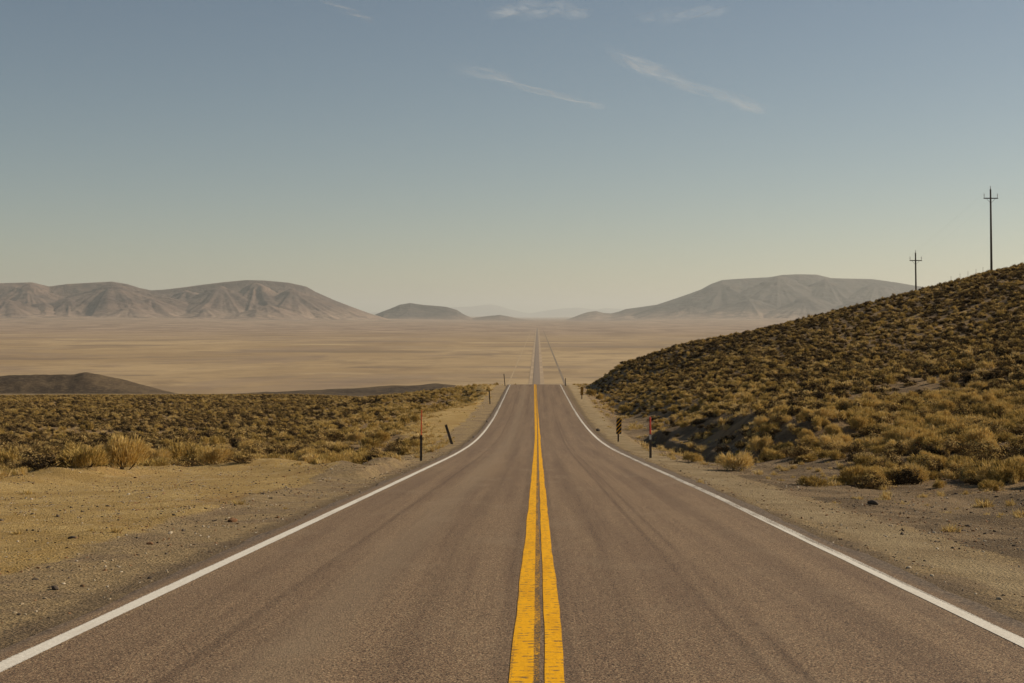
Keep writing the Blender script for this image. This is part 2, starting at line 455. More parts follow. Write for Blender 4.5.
def mat_asphalt(far=False):
    s = NT('asphalt'); p = s.pos(); X, Yv, Z = s.xyz(p)
    ax = s.math('ABSOLUTE', X)
    agg = s.noise(p, 58.0, 2, .75); agg2 = s.noise(p, 24.0, 3, .7); ch = s.vor(p, 95.0, 'F1', 'Color')
    chv = s.n('ShaderNodeSeparateColor'); s.put(chv.inputs[0], ch)
    col = s.mix(s.ramp(agg, .34, .66), (.036, .0205, .012), (.302, .196, .115))
    col = s.mix(s.ramp(chv.outputs[0], .72, .95, 0, .6), col, (.50, .38, .23))
    col = s.mix(s.ramp(chv.outputs[1], .75, .95, 0, .6), col, (.030, .022, .018))
    # long streaks along the direction of travel
    st1 = s.noise(s.vmul(p, (1.7, .035, 0)), 1.0, 4, .6); st2 = s.noise(s.vmul(p, (7.0, .11, 0)), 1.0, 4, .65)
    col = s.mix(s.ramp(st1, .36, .64), s.mix(1.0, col, (.86, .83, .82), 'MULTIPLY'), s.mix(1.0, col, (1.08, 1.07, 1.04), 'MULTIPLY'))
    col = s.mix(s.ramp(st2, .48, .66, 0, .5), col, s.mix(1.0, col, (.78, .75, .75), 'MULTIPLY'))
    # dusty blotches and faint seams across
    bl = s.noise(s.vmul(p, (.9, .35, 0)), 1.0, 5, .65)
    col = s.mix(s.ramp(bl, .50, .70, 0, .30), col, (.26, .19, .12))
    sm = s.noise(s.vmul(p, (.25, 5.5, 0)), 1.0, 3, .6)
    col = s.mix(s.ramp(sm, .56, .70, 0, .30), col, s.mix(1.0, col, (1.30, 1.28, 1.22), 'MULTIPLY'))
    # dark worn traces kept by the tyres
    wv = s.math('MULTIPLY', s.math('SUBTRACT', s.noise(s.vmul(p, (0, .06, 0)), 1.0, 2, .5), .5), .10)
    xx = s.math('ADD', X, wv)
    brk = s.ramp(s.noise(s.vmul(p, (.6, .10, 0)), 1.0, 4, .6), .28, .5)
    for c, wd, amt in ((1.52, .06, .45), (1.74, .05, .38), (-2.40, .08, .4), (-1.0, .20, .22), (.75, .24, .22), (2.75, .26, .24), (-3.0, .16, .16), (.22, .07, .3), (-.25, .09, .25)):
        dd = s.math('ABSOLUTE', s.math('SUBTRACT', xx, c))
        m = s.math('MULTIPLY', s.ramp(dd, wd, wd * .25, 0, amt), brk)
        col = s.mix(m, col, s.mix(1.0, col, (.42, .38, .38), 'MULTIPLY'))
    # a broad dusty polished band left of each lane middle
    dd = s.math('ABSOLUTE', s.math('SUBTRACT', xx, -1.75))
    col = s.mix(s.ramp(dd, .5, .05, 0, .30), col, (.27, .20, .125))
    edge = s.ramp(s.math('ADD', ax, s.math('MULTIPLY', s.math('SUBTRACT', s.noise(p, 3.0, 4, .7), .5), .3)), 3.78, 3.95)
    col = s.mix(edge, col, s.mix(s.ramp(agg2, .45, .6), (.075, .052, .036), (.22, .16, .105)))
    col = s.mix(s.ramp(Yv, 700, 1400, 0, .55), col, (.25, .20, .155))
    b = s.bump(s.math('MULTIPLY', s.math('ADD', agg, s.math('MULTIPLY', agg2, .5)), s.ramp(Yv, 90, 20)), .8, .014)
    s.bsdf(col, .88, b, .25)
    return s.m

def mat_paint(name, c, worn, edge_w, xc, half, rumble=False):
    s = NT(name); p = s.pos(); X, Yv, Z = s.xyz(p)
    n1 = s.noise(p, 30, 4, .75); n2 = s.noise(s.vmul(p, (3, .7, 0)), 1.0, 4, .6)
    col = s.mix(s.ramp(n1, .3, .7), s.mix(1.0, c, (.78, .76, .74), 'MULTIPLY'), c)
    dist = s.math('ABSOLUTE', s.math('SUBTRACT', X, xc))
    col = s.mix(s.ramp(s.noise(s.vmul(p, (5, .5, 0)), 1.0, 5, .65), .45, .68, 0, .4), col, s.mix(1.0, col, (.66, .60, .55), 'MULTIPLY'))
    near_edge = s.ramp(dist, half * .55, half, 0, .26)
    if rumble == 2: near_edge = s.math('MAXIMUM', s.ramp(X, -.040, -.020, 0, .31), s.ramp(X, -.15, -.172, 0, .2))
    # chips: paint lost off high stones, more at the edges
    chip = s.math('ADD', s.noise(p, 55, 3, .8), s.math('MULTIPLY', s.math('SUBTRACT', n2, .5), .28))
    chip = s.math('ADD', chip, near_edge)
    m = s.ramp(chip, worn, worn + .09)
    h = n1
    if rumble:
        wv = s.n('ShaderNodeTexWave', wave_type='BANDS', bands_direction='Y'); s.put(wv.inputs['Vector'], p)
        wv.inputs['Scale'].default_value = 2.3; wv.inputs['Distortion'].default_value = 4.5; wv.inputs['Detail'].default_value = 2; wv.inputs['Detail Scale'].default_value = 2
        r = s.math('MULTIPLY', s.ramp(wv.outputs['Fac'], .58, .92), s.ramp(s.noise(s.vmul(p, (14, 3, 0)), 1.0, 4, .7), .45, .62))
        m = s.math('MAXIMUM', m, s.math('MULTIPLY', r, .75))
    col = s.mix(m, col, (.10, .07, .045))
    b = s.bump(s.math('MULTIPLY', h, s.ramp(Yv, 90, 20)), .4, .01)
    s.bsdf(col, .85, b, .12)
    return s.m

def farlift(y): return np.where(y < 240, 0.0, np.interp(y, [240, 300, 5000, 20000], [0, .05, .25, .6]))
ASPH = mat_asphalt()
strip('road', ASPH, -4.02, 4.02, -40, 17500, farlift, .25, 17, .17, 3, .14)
def mflat(name, c, nz=8.0, amt=.3, rough=.9, spec=.2, obj=False):
    s = NT(name); p = s.obj() if obj else s.pos()
    n1 = s.noise(p, nz, 5, .65)
    dark = tuple(v * (1 - amt) for v in c); lite = tuple(min(1, v * (1 + amt * .6)) for v in c)
    s.bsdf(s.mix(s.ramp(n1, .3, .7), dark, lite), rough, None, spec)
    return s.m
strip('road_verge', mflat('verge_dust', (.37, .27, .17), .02, .2), -8.5, 8.5, 900, 15500, lambda y: -.2 + farlift(y) * .5, 4, 2, crown=False)
strip('old_track', mflat('track_dark', (.20, .15, .10), .02, .2), 29.2, 32.0, 1000, 11500, lambda y: -.05 + farlift(y) * .5, 4, 2, crown=False)
strip('fence_track', mflat('track_pale', (.38, .28, .165), .02, .2), -31.0, -29.5, 1000, 9000, lambda y: -.05 + farlift(y) * .5, 4, 2, crown=False)
for sgn in (-1, 1):
    xa = sgn * 3.66
    strip('edge_line', mat_paint('white_paint', (.72, .68, .60), .735, .1, xa, .08), xa - .078, xa + .078, -40, 500, .004, .25, 2, .014, 33 + sgn)
YEL = (.84, .42, .004)
strip('centre_line', mat_paint('yellow_paint', YEL, .72, .1, -.095, .09, 2), -.172, .016, -40, 500, .004, .25, 2, .018, 41, wob_b=.03)
strip('centre_line', mat_paint('yellow_paint', YEL, .72, .1, .115, .085, True), .048, .180, -40, 500, .004, .25, 2, .018, 55, wob_b=.03)

# ------------------------------------------------------------------ haze (one box of even thin air round everything)
s = NT('haze_air')
pv = s.n('ShaderNodeVolumePrincipled')
pv.inputs['Color'].default_value = (.93, .945, .90, 1)
pv.inputs['Density'].default_value = 2.15e-5
pv.inputs['Anisotropy'].default_value = 0.25
s.t.links.new(pv.outputs[0], s.out.inputs['Volume'])
bv = np.array([(x, y, z) for z in (-80, 1150) for (x, y) in ((-76000, -4000), (76000, -4000), (76000, 118000), (-76000, 118000))], float)
bq = np.array([(3, 2, 1, 0), (4, 5, 6, 7), (0, 1, 5, 4), (1, 2, 6, 5), (2, 3, 7, 6), (3, 0, 4, 7)])
link('haze', mesh_np('haze', bv, bq, [s.m]), kind='stuff')

# ------------------------------------------------------------------ hills and mountains
def mat_rock(name, ca, cb, cc, sc1, fan=(220, 30, .95)):
    s = NT(name); p = s.pos()
    a = s.noise(p, sc1, 6, .65, .5); b = s.noise(p, sc1 * 4, 6, .7); c = s.noise(s.vmul(p, (1, 1, 4)), sc1 * 2, 5, .6)
    col = s.mix(s.ramp(a, .36, .64), ca, cb)
    col = s.mix(s.ramp(b, .5, .66, 0, .55), col, cc)
    col = s.mix(s.ramp(c, .55, .66, 0, .4), col, tuple(v * .6 for v in ca))
    zz = s.math('ADD', s.xyz(p)[2], s.math('MULTIPLY', a, 160))
    col = s.mix(s.ramp(zz, fan[0], fan[1], 0, fan[2]), col, s.mix(s.ramp(b, .42, .58), (.200, .142, .108), (.34, .246, .178)))
    s.bsdf(col, .95, s.bump(s.math('ADD', a, s.math('MULTIPLY', b, .4)), .9, 90), .1)
    return s.m

def range_mesh(name, prof, Yc, front, back, mat, seed, foot, nu=420, nv=150, gully=.42, base=VALLEY, scale=1.0, lobes=()):
    """a range whose skyline follows real crest heights; prof = (bearing px, skyline px) at crest distance Yc"""
    prof = np.array(prof, float)
    px = np.linspace(prof[0, 0], prof[-1, 0], nu)
    py = np.interp(px, prof[:, 0], prof[:, 1])
    U = (px - VX) / F * Yc
    H = -(py - VY) / F * Yc - base            # crest height above the plain
    v = np.linspace(0, 1, nv)
    vc = front / (front + back)
    UU, VV = np.meshgrid(U, v)
    HH = np.broadcast_to(H, UU.shape)
    Yv = Yc - front + VV * (front + back)
    tt = np.where(VV < vc, VV / vc, (1 - VV) / (1 - vc))
    wx = UU + 500 * scale * fbm(UU / (1900 * scale), Yv / (1900 * scale), 3, seed + 3)
    wy = Yv + 500 * scale * fbm(UU / (1900 * scale) + 9, Yv / (1900 * scale), 3, seed + 4)
    rd = ridged(wx / (1500 * scale), wy / (2300 * scale), 6, seed)
    big = fbm(UU / (3800 * scale), Yv / (3000 * scale), 3, seed + 20)
    s_ = foot * tt + (1 - foot) * np.clip(tt + .42 * big * tt * (1 - tt) * 4, 0, 1) ** 1.75
    g = 1 - gully * (1 - rd) * (np.clip(4.4 * tt * (1.0 - tt), 0, 1.1) + .12 * tt)
    Z = HH * s_ * g
    Z += HH * .085 * fbm(UU / (330 * scale), Yv / (420 * scale), 5, seed + 40) * tt * (1 - .75 * tt)
    # bring the skyline to the surveyed heights
    ang = (Z + base) / Yv
    for it in range(3):
        mx = ang.max(0); need = (H + base) / Yc
        k = np.clip((need * Yc - base) / np.maximum(mx * Yc - base, 1.0), .3, 3)
        kw = np.exp(-np.linspace(-2, 2, 2 * (nu // (60 if it < 2 else 150)) + 3) ** 2); kw /= kw.sum()
        k = np.convolve(np.pad(k, len(kw) // 2, 'edge'), kw, 'valid')
        Z = Z * k; ang = (Z + base) / Yv
    for (lp, dy, top, rad) in lobes:              # buttresses and outlying peaks in front of the crest
        yl = Yc + dy; xl = (lp - VX) / F * Yc; hl = -(top - VY) / F * yl - base
        dx = UU - xl; dv = (Yv - yl) * .62
        ang_ = np.arctan2(dv, dx)
        rr = np.hypot(dx, dv) * (1 + .20 * fbm(np.cos(ang_) * 2.2 + lp, np.sin(ang_) * 2.2 + dy * .01, 3, seed + 70)) + 90 * scale * fbm(UU / (420 * scale), Yv / (420 * scale), 4, seed + 71)
        q = np.clip(1 - rr / rad, 0, 1)
        gul = 1 - .30 * (1 - q) * (1 - ridged(np.cos(ang_) * 3.4 + lp * .3, np.sin(ang_) * 3.4, 3, seed + 72)) * 1.6
        cone = hl * (q ** 1.15) * np.where(q > .85, 1, gul)
        Z = np.maximum(Z, cone) + .10 * np.minimum(Z, cone) * (1 - sstep(.6, .95, tt))
    Z = Z * np.clip((need * Yc - base) / np.maximum(((Z + base) / Yv).max(0) * Yc - base, 1.0), .8, 1.0)
    Z = Z + base - 4 * (1 - sstep(0, .06, tt))
    X = UU * Yv / Yc
    me = mesh_np(name, np.stack([X, Yv, Z], -1).reshape(-1, 3), grid_faces(nv, nu), [mat], True)
    return link(name, me, kind='structure')

left = [(-420, 305), (-300, 292), (-160, 287), (-60, 284), (0, 283.2), (32, 282.3), (49, 286.4), (67, 284), (85, 283), (112, 281.5), (127, 284), (140, 288), (151, 290.3), (165, 289.5),
        (183, 287.4), (200, 285), (225, 282), (246, 280), (265, 280.5), (288, 282.6), (306, 286.4), (316, 292), (334, 300), (352, 307), (370, 313.5), (385, 318), (402, 321.5)]
mid = [(352, 321), (372, 316), (380, 312.5), (391, 308.4), (400, 304.6), (410, 303), (424, 305), (438, 306), (447, 307), (457, 310), (464, 314.5), (472, 318), (478, 317.2), (488, 316), (500, 314.9), (509, 316.5), (518, 318.4), (530, 320), (545, 321.3)]
right = [(540, 321.4), (556, 320.5), (567, 319.5), (574, 317), (580, 314.5), (588, 312), (596, 311), (604, 313), (611, 313.4), (619, 311.6), (626, 309), (641, 307), (657, 304.7), (668, 301), (680, 297),
         (690, 293.5), (701, 289.4), (711, 284), (722, 280), (745, 278.4), (769, 277.2), (783, 274.8), (800, 274.2), (817, 274.6), (831, 278), (850, 278.6), (872, 279), (897, 282.5), (917, 286), (960, 292), (1020, 303), (1090, 296), (1200, 290), (1320, 305), (1400, 321)]
rockL = mat_rock('range_rock', (.088, .060, .050), (.175, .117, .088), (.055, .045, .043), .0012)
rockR = mat_rock('range_rock_grey', (.045, .040, .040), (.080, .066, .060), (.13, .096, .074), .0012)
range_mesh('mountains', left, 19500, 5200, 4500, rockL, 101, .22, 620, 200, .95, lobes=[(28, -900, 285, 1500), (112, -1300, 284, 1750), (68, -2300, 300, 1000), (150, -2300, 300, 1000), (186, -900, 290, 1300), (222, -1400, 288, 1300), (256, -1100, 284.5, 1400), (292, -1500, 290, 1250), (326, -1100, 301, 1000), (205, -3000, 309, 800), (128, -3300, 308, 900), (8, -2600, 300, 1200), (268, -2900, 305, 900), (-60, -1200, 288, 1700), (-150, -1500, 292, 1800)])
footL = [(-300, 314), (-120, 310), (-40, 305), (0, 302), (12, 303), (25, 306.5), (36, 304), (46, 303), (58, 309), (75, 311), (98, 308.4), (112, 309.5), (130, 314), (150, 311), (170, 315.5), (205, 317.5), (215, 314),
         (225, 311.6), (234, 314), (245, 317.6), (280, 315), (300, 317), (330, 316.8), (360, 319.4), (386, 321.6)]
range_mesh('foothills', footL, 17000, 2600, 1800, rockL, 231, .35, 420, 90, .55, scale=.55)
footR = [(585, 321.4), (620, 319), (650, 318.4), (690, 315.5), (715, 317.4), (760, 314), (800, 317), (850, 313), (900, 316), (980, 312), (1100, 318), (1200, 321)]
range_mesh('foothills', footR, 20000, 2600, 1800, rockR, 251, .35, 380, 80, .5, scale=.6)
rockM = mat_rock('hill_rock_grey', (.055, .047, .044), (.095, .077, .067), (.15, .11, .084), .0012, (110, 20, .7))
range_mesh('mountains', mid, 21500, 2200, 2500, rockM, 131, .22, 300, 110, .5)
range_mesh('mountains', right, 23500, 6000, 4500, rockR, 161, .22, 620, 190, .85, scale=1.15, lobes=[(722, -1300, 283.5, 1800), (778, -1700, 279, 1900), (826, -1500, 281, 1700), (876, -1700, 284, 1700), (668, -900, 303, 1200), (750, -3600, 300, 1300), (806, -3800, 298, 1400), (690, -3000, 306, 1000), (860, -3900, 300, 1300)])
rockF = mat_rock('far_range_rock', (.15, .13, .12), (.22, .19, .17), (.25, .2, .17), .0006)
range_mesh('distant_mountains', [(300, 317), (380, 312), (430, 309), (452, 307.2), (472, 306.5), (482, 305), (491, 304.4), (500, 306), (507, 308.4), (518, 311), (529, 313.4), (540, 311.6), (549, 310), (560, 308.6), (572, 308),
                                 (579, 307.4), (588, 309), (597, 309.6), (606, 308), (614, 308.6), (640, 310), (720, 306), (800, 312)], 93000, 9000, 9000, rockF, 201, .3, 300, 60, .5, scale=3)

def low_hill(name, prof, Yc, front, back, mat, seed, base, nu=260, nv=60):
    prof = np.array(prof, float)
    px = np.linspace(prof[0, 0], prof[-1, 0], nu); py = np.interp(px, prof[:, 0], prof[:, 1])
    U = (px - VX) / F * Yc
    top = -(py - VY) / F * Yc
    v = np.linspace(0, 1, nv); vc = front / (front + back)
    UU, VV = np.meshgrid(U, v)
    Yv = Yc - front + VV * (front + back)
    tt = np.where(VV < vc, VV / vc, (1 - VV) / (1 - vc)); s_ = sstep(0, 1, tt)
    gl = 1 - .22 * (1 - ridged(UU / 40, Yv / 90, 4, seed)) * 4 * tt * (1 - tt)
    X = UU * (1 + (Yv / Yc - 1) * .5)
    G = height(X, Yv, False); Gc = height(U, np.full(nu, float(Yc)), False)
    Z = G - 1.2 + (top + 1.2 - Gc) * s_ * gl + .5 * fbm(UU / 9, Yv / 9, 3, seed) * s_
    me = mesh_np(name, np.stack([X, Yv, Z], -1).reshape(-1, 3), grid_faces(nv, nu), [mat], True)
    return link(name, me, kind='structure')

def mat_lowhill():
    s = NT('scrub_hill'); p = s.pos()
    a = s.noise(p, .03, 5, .6); b = s.noise(p, .35, 5, .75)
    col = s.mix(s.ramp(a, .4, .62), (.055, .040, .027), (.110, .078, .047))
    col = s.mix(s.ramp(b, .46, .62, 0, .4), col, (.18, .13, .075))
    s.bsdf(col, .95, s.bump(b, .6, .8), .1)
    return s.m
LH = mat_lowhill()
low_hill('hill', [(-420, 391), (-250, 382), (-120, 378), (-40, 376.5), (0, 376), (25, 374.6), (60, 374), (76, 374), (86, 372), (98, 373.4), (112, 376.4), (130, 381), (150, 386.5), (175, 392.5), (190, 396)], 900, 70, 140, LH, 301, -51)
low_hill('hill', [(90, 403), (150, 400), (200, 396), (260, 392.6), (320, 389.8), (380, 386), (420, 384.8), (445, 383.8), (456, 385), (466, 390), (476, 396), (490, 402)], 620, 110, 140, LH, 331, -38)

# ------------------------------------------------------------------ vegetation meshes
def mat_leaf(name, ca, cb, cc, transl=.3):
    s = NT(name)
    oi = s.n('ShaderNodeObjectInfo')
    cl = s.mix(oi.outputs['Random'], ca, cb)
    n1 = s.noise(s.obj(), 9.0, 2, .6)
    cl = s.mix(s.ramp(n1, .42, .62, 0, .8), cl, cc)
    d = s.n('ShaderNodeBsdfDiffuse'); s.put(d.inputs[0], cl)
    t = s.n('ShaderNodeBsdfTranslucent'); s.put(t.inputs[0], cl)
    mx = s.n('ShaderNodeMixShader'); mx.inputs[0].default_value = transl
    s.t.links.new(d.outputs[0], mx.inputs[1]); s.t.links.new(t.outputs[0], mx.inputs[2]); s.t.links.new(mx.outputs[0], s.out.inputs[0])
    return s.m
M_SAGE = mat_leaf('sage_leaves', (.054, .036, .020), (.158, .102, .044), (.28, .18, .072), .12)
M_SAGETIP = mat_leaf('sage_seed_tips', (.46, .315, .10), (.62, .46, .20), (.32, .20, .06), .3)
M_RAB = mat_leaf('rabbitbrush_twigs', (.42, .275, .070), (.62, .43, .135), (.70, .52, .22), .25)
M_RABD = mat_leaf('rabbitbrush_green', (.19, .135, .045), (.33, .24, .075), (.38, .26, .085), .2)
M_STRAW = mat_leaf('dry_straw', (.52, .38, .16), (.70, .55, .29), (.42, .29, .11), .3)
M_DARK = mat_leaf('dark_twigs', (.030, .022, .014), (.062, .044, .026), (.10, .070, .038), .1)
M_WOOD = mflat('bush_stem', (.09, .065, .04), 20, .3)

def unit(v): return v / np.maximum(np.linalg.norm(v, axis=-1, keepdims=True), 1e-9)

def leaf_quads(c, nrm, size, asp, r):
    n_ = len(c)
    ref = unit(r.normal(size=(n_, 3)))
    t = unit(np.cross(nrm, ref)); b = np.cross(nrm, t)
    a = size[:, None] * t; bb = size[:, None] * asp * b
    return np.stack([c - a - bb, c + a - bb * .6, c + a + bb, c - a + bb * .7], 1)

def blades(p0, p1, wd, r):
    d = p1 - p0; side = unit(np.cross(d, unit(r.normal(size=(len(d), 3))))) * wd[:, None]
    mid_ = p0 + d * .6 + r.normal(size=d.shape) * np.linalg.norm(d, axis=1)[:, None] * .05
    return np.stack([p0 - side, p0 + side, mid_ + side * .8, p1], 1)

def build_plant(name, quads, idx, mats):
    q = np.concatenate(quads); mi = np.concatenate(idx)
    return mesh_np(name, q.reshape(-1, 3), np.arange(len(q) * 4).reshape(-1, 4), mats, False, mi)

def make_sage(seed, nl, leaf, r=.55, h=.62, tip=.22, dark=False):
    g = np.random.default_rng(seed)
    nc = 16
    th = g.uniform(0, 2 * math.pi, nc); el = np.arcsin(g.uniform(.05, 1, nc))
    rr = g.uniform(.55, .95, nc)
    cc = np.stack([np.cos(th) * np.cos(el) * r * rr, np.sin(th) * np.cos(el) * r * rr, .14 + np.sin(el) * (h - .18) * rr], 1)
    cc[:, 0] *= g.uniform(.7, 1.25); cc[:, 1] *= g.uniform(.7, 1.25); cc[:, 2] *= g.uniform(.7, 1.15, nc)
    k = g.integers(0, nc, nl)
    sp = g.uniform(.10, .19, nc)
    off = g.normal(size=(nl, 3)) * sp[k][:, None] * .72; off[:, 2] *= .8
    c = cc[k] + off; c[:, 2] = np.maximum(c[:, 2], .02)
    out = unit(off * .8 + (c - np.array([0, 0, .1])) * .45 + g.normal(size=(nl, 3)) * .06)
    sz = leaf * g.uniform(.6, 1.4, nl)
    q = leaf_quads(c, out, sz, .5, g)
    topness = off[:, 2] / sp[k] + (c[:, 2] / h) * .8 + g.normal(size=nl) * .35
    mi = np.where(topness > np.quantile(topness, 1 - tip), 1, 0)
    st0 = np.zeros((nc, 3)); st0[:, :2] = g.normal(size=(nc, 2)) * .04; st0[:, 2] = -.06
    qs = blades(st0, cc, np.full(nc, .014), g)
    return build_plant('sagebrush', [q, qs], [mi, np.full(nc, 2)], [M_DARK if dark else M_SAGE, M_SAGE if dark else M_SAGETIP, M_WOOD])

def make_rabbit(seed, nb, wd, r=.5, h=.75, mats=None, spread=.9, tips=True, ln=.16):
    """fuzzy dome of short upright twigs, grown in a few sprays"""
    g = np.random.default_rng(seed)
    if not tips:                                   # a grass tuft: blades from one root
        th = g.uniform(0, 2 * math.pi, nb); lean = np.sqrt(g.uniform(0, 1, nb)) * spread
        L = h * g.uniform(.5, 1.08, nb)
        b0 = np.stack([g.normal(size=nb) * r * .28, g.normal(size=nb) * r * .28, np.full(nb, -.02)], 1)
        p1 = b0 + np.stack([np.cos(th) * np.sin(lean) * L, np.sin(th) * np.sin(lean) * L, np.cos(lean) * L], 1)
        return build_plant('dry_grass', [blades(b0, p1, wd * g.uniform(.6, 1.3, nb), g)], [np.where(g.random(nb) < .35, 1, 0)], mats)
    nc = 9
    th = g.uniform(0, 2 * math.pi, nc); rr = np.sqrt(g.uniform(0, 1, nc)) * r * .8
    cc = np.stack([np.cos(th) * rr, np.sin(th) * rr, h * (.52 - .26 * (rr / r)) * g.uniform(.7, 1.2, nc)], 1)
    k = g.integers(0, nc, nb)
    dr = unit(g.normal(size=(nb, 3)) + [0, 0, .35]); dr[:, 2] = np.where(dr[:, 2] < -.35, -dr[:, 2], dr[:, 2])
    rad = g.uniform(.6, 1.05, nb)[:, None] * np.array([.24, .24, .34]) * g.uniform(.55, 1.35, nc)[k][:, None]
    c = cc[k] + dr * rad
    grow = unit((c - [0, 0, h * .1]) * .7 + [0, 0, .28] + g.normal(size=(nb, 3)) * .10)
    L = ln * g.uniform(.5, 1.3, nb)
    p0 = c - grow * L[:, None] * .6; p1 = c + grow * L[:, None] * .5
    p0[:, 2] = np.maximum(p0[:, 2], -.03)
    q = blades(p0, p1, wd * g.uniform(.6, 1.3, nb), g)
    st0 = np.zeros((nc, 3)); st0[:, :2] = g.normal(size=(nc, 2)) * .04; st0[:, 2] = -.06
    qs = blades(st0, cc, np.full(nc, .014), g)
    return build_plant('rabbitbrush', [q, qs], [np.where(g.random(nb) < .35, 1, 0), np.full(nc, 2)], (mats or [M_RAB, M_RABD]) + [M_WOOD])

SAGE_N = [make_sage(400 + i, 1500, .026, tip=[.16, .26, .20, .10][i], r=[.55, .62, .5, .6][i], h=[.62, .55, .7, .5][i]) for i in range(4)]
SAGE_N.append(make_sage(420, 1400, .026, dark=True, tip=.18, r=.58))
RAB_N = [make_rabbit(500 + i, 1900, .008, h=[.75, .68, .85, .6][i], r=[.5, .6, .5, .65][i], spread=[.9, 1.05, .75, 1.15][i], mats=[[M_RAB, M_RABD], [M_RAB, M_STRAW], [M_RAB, M_SAGETIP], [M_RABD, M_RAB]][i]) for i in range(4)]
SAGE_F = [make_sage(600 + i, 420, .052, tip=[.13, .19, .25, .09][i], r=[.55, .62, .5, .6][i], h=[.62, .55, .7, .5][i]) for i in range(4)]
SAGE_F += [make_sage(622, 420, .05, dark=True, tip=.22, r=.5, h=.7), make_sage(623, 360, .05, dark=True, tip=.08, r=.66, h=.48)]
SAGE_F.append(make_sage(620, 420, .05, dark=True, tip=.16)); SAGE_F.append(make_sage(621, 420, .05, dark=True, tip=.12, r=.62, h=.5))
RAB_F = [make_rabbit(700 + i, 420, .020, h=[.72, .62, .8, .58][i], r=[.5, .62, .5, .65][i], spread=[.95, 1.1, .8, 1.2][i], ln=.2, mats=[[M_RAB, M_RABD], [M_RAB, M_STRAW], [M_RABD, M_RAB], [M_STRAW, M_RAB]][i]) for i in range(4)]
GRASS = [make_rabbit(800 + i, 90, .008, h=[.32, .4, .25, .2][i], r=.25, spread=[.7, .9, 1.1, 1.3][i], mats=[M_STRAW, M_RAB], tips=False) for i in range(4)]
for m in GRASS: m.name = 'dry_grass'

# ------------------------------------------------------------------ where the plants stand
def brush_density(x, y, d):
    """0..1 on how thickly the ground is covered"""
    b = np.where(x < 0, sstep(.3, 2.2, d), sstep(.6, 3.0, d + 1.2 * fbm(x * .3, y * .2, 3, 14)))
    edge = np.where(x > 0, np.where(y > 88, .75, .35) + np.where(y > 88, .25, .65) * sstep(8, 13, x), 1)
    near_r = np.where((x > 0) & (y < 60), sstep(7.6, 9.8, x + 2 * fbm(x * .25, y * .25, 3, 19)), 1)
    patch = .22 + .70 * sstep(-.3, .12, fbm(x * .14, y * .10, 4, 23))
    patch = np.where((x > 30), np.maximum(patch, .6), patch)
    patch = np.where((x > 0) & (y > 88) & (x < 30), np.maximum(patch, .8), patch)
    # open dirt on the bank past the gully
    bare = 1 - .9 * np.exp(-((x - 11.2) / 2.2) ** 2 - ((y - 78) / 9) ** 2)
    return b * edge * near_r * patch * bare

def in_view(x, y, m=0.0):
    return (y > 4) & (np.abs((x / np.maximum(y, 1)) * F + VX - 512) < 512 + m)

def scatter(n_try, ymin, ymax, r):
    y = np.sqrt(r.uniform(ymin ** 2, ymax ** 2, n_try))
    px = r.uniform(-190, 1214, n_try)
    x = (px - VX) / F * y
    return x, y

area = lambda a, b: (1404 / F) * (b * b - a * a) / 2
xs, ys_ = scatter(int(area(14, 430) * 2.0), 14, 430, rng)
d = bench_dist(xs, ys_)
dens = brush_density(xs, ys_, d)
keep = rng.random(len(xs)) < dens
xs, ys_, d = xs[keep], ys_[keep], d[keep]
gold = np.where(xs > 0, .20 + .14 * sstep(95, 45, ys_) * sstep(24, 12, xs) + .28 * sstep(130, 60, ys_) * sstep(40, 14, xs),
                .10 + .45 * sstep(8, 2, d) + .20 * sstep(.05, .3, fbm(xs * .04, ys_ * .03, 3, 71)))
gold = gold + .45 * ((xs < 0) & (ys_ > 110) & (xs > -22)) + .35 * ((xs > 0) & (ys_ > 90) & (xs < 13))
gold = gold + .4 * np.exp(-((xs - 14) / 7) ** 2 - ((ys_ - 112) / 16) ** 2) * (xs > 0)
gold = gold + .25 * fbm(xs * .15, ys_ * .12, 2, 37)
isg = rng.random(len(xs)) < gold
size = rng.uniform(.55, 1.25, len(xs)) * np.where(isg, 1.0, 1.05) * np.where(xs > 0, .80 - .15 * sstep(14, 9, xs), 1)
size *= np.where(ys_ > 60, .98 - .22 * sstep(70, 140, ys_), 1)
kk = rng.random(len(xs)) < np.where(xs > 0, 1.0, np.where(ys_ > 60, .52 + .22 * sstep(70, 140, ys_), .55))
xs, ys_, d, isg, size, gold = xs[kk], ys_[kk], d[kk], isg[kk], size[kk], gold[kk]
zs = height(xs, ys_)

# how large each one shows
pxx = xs / ys_ * F + VX
show = size / ys_ * F * ((pxx > -8) & (pxx < 1032) & (ys_ > 12))

GR = dict(sage='sagebrush across the plain and the hillside', rab='golden rabbitbrush across the plain and the hillside')
def region(x, y, px, d):
    if x < 0:
        if y < 62: return 'just behind the sandy pull-out' if px < 330 else 'between pull-out and left edge line'
        if x > -16 and y < 100: return 'by the orange-topped stake'
        if x > -18: return 'by the left shoulder near the crest'
        return 'on the left plain, middle distance' if y < 120 else 'far out on the left plain'
    if y < 62: return 'on the bare dirt strip right of the road' if x < 12 else 'low at the foot of the right hill'
    if x < 13: return 'by the gully behind the red-topped stake' if y < 105 else 'right of the road behind the striped markers'
    if y < 110: return 'low on the right hillside'
    return 'high on the right hillside below the poles'

VAR_S = ['grey-green sagebrush mound', 'broad olive pale-tipped sagebrush', 'tall olive-brown sagebrush', 'low flat sagebrush with few tips', 'dark nearly black sagebrush']
VAR_R = ['golden rabbitbrush dome', 'wide straw-mixed golden rabbitbrush', 'upright golden rabbitbrush', 'low greenish golden rabbitbrush']

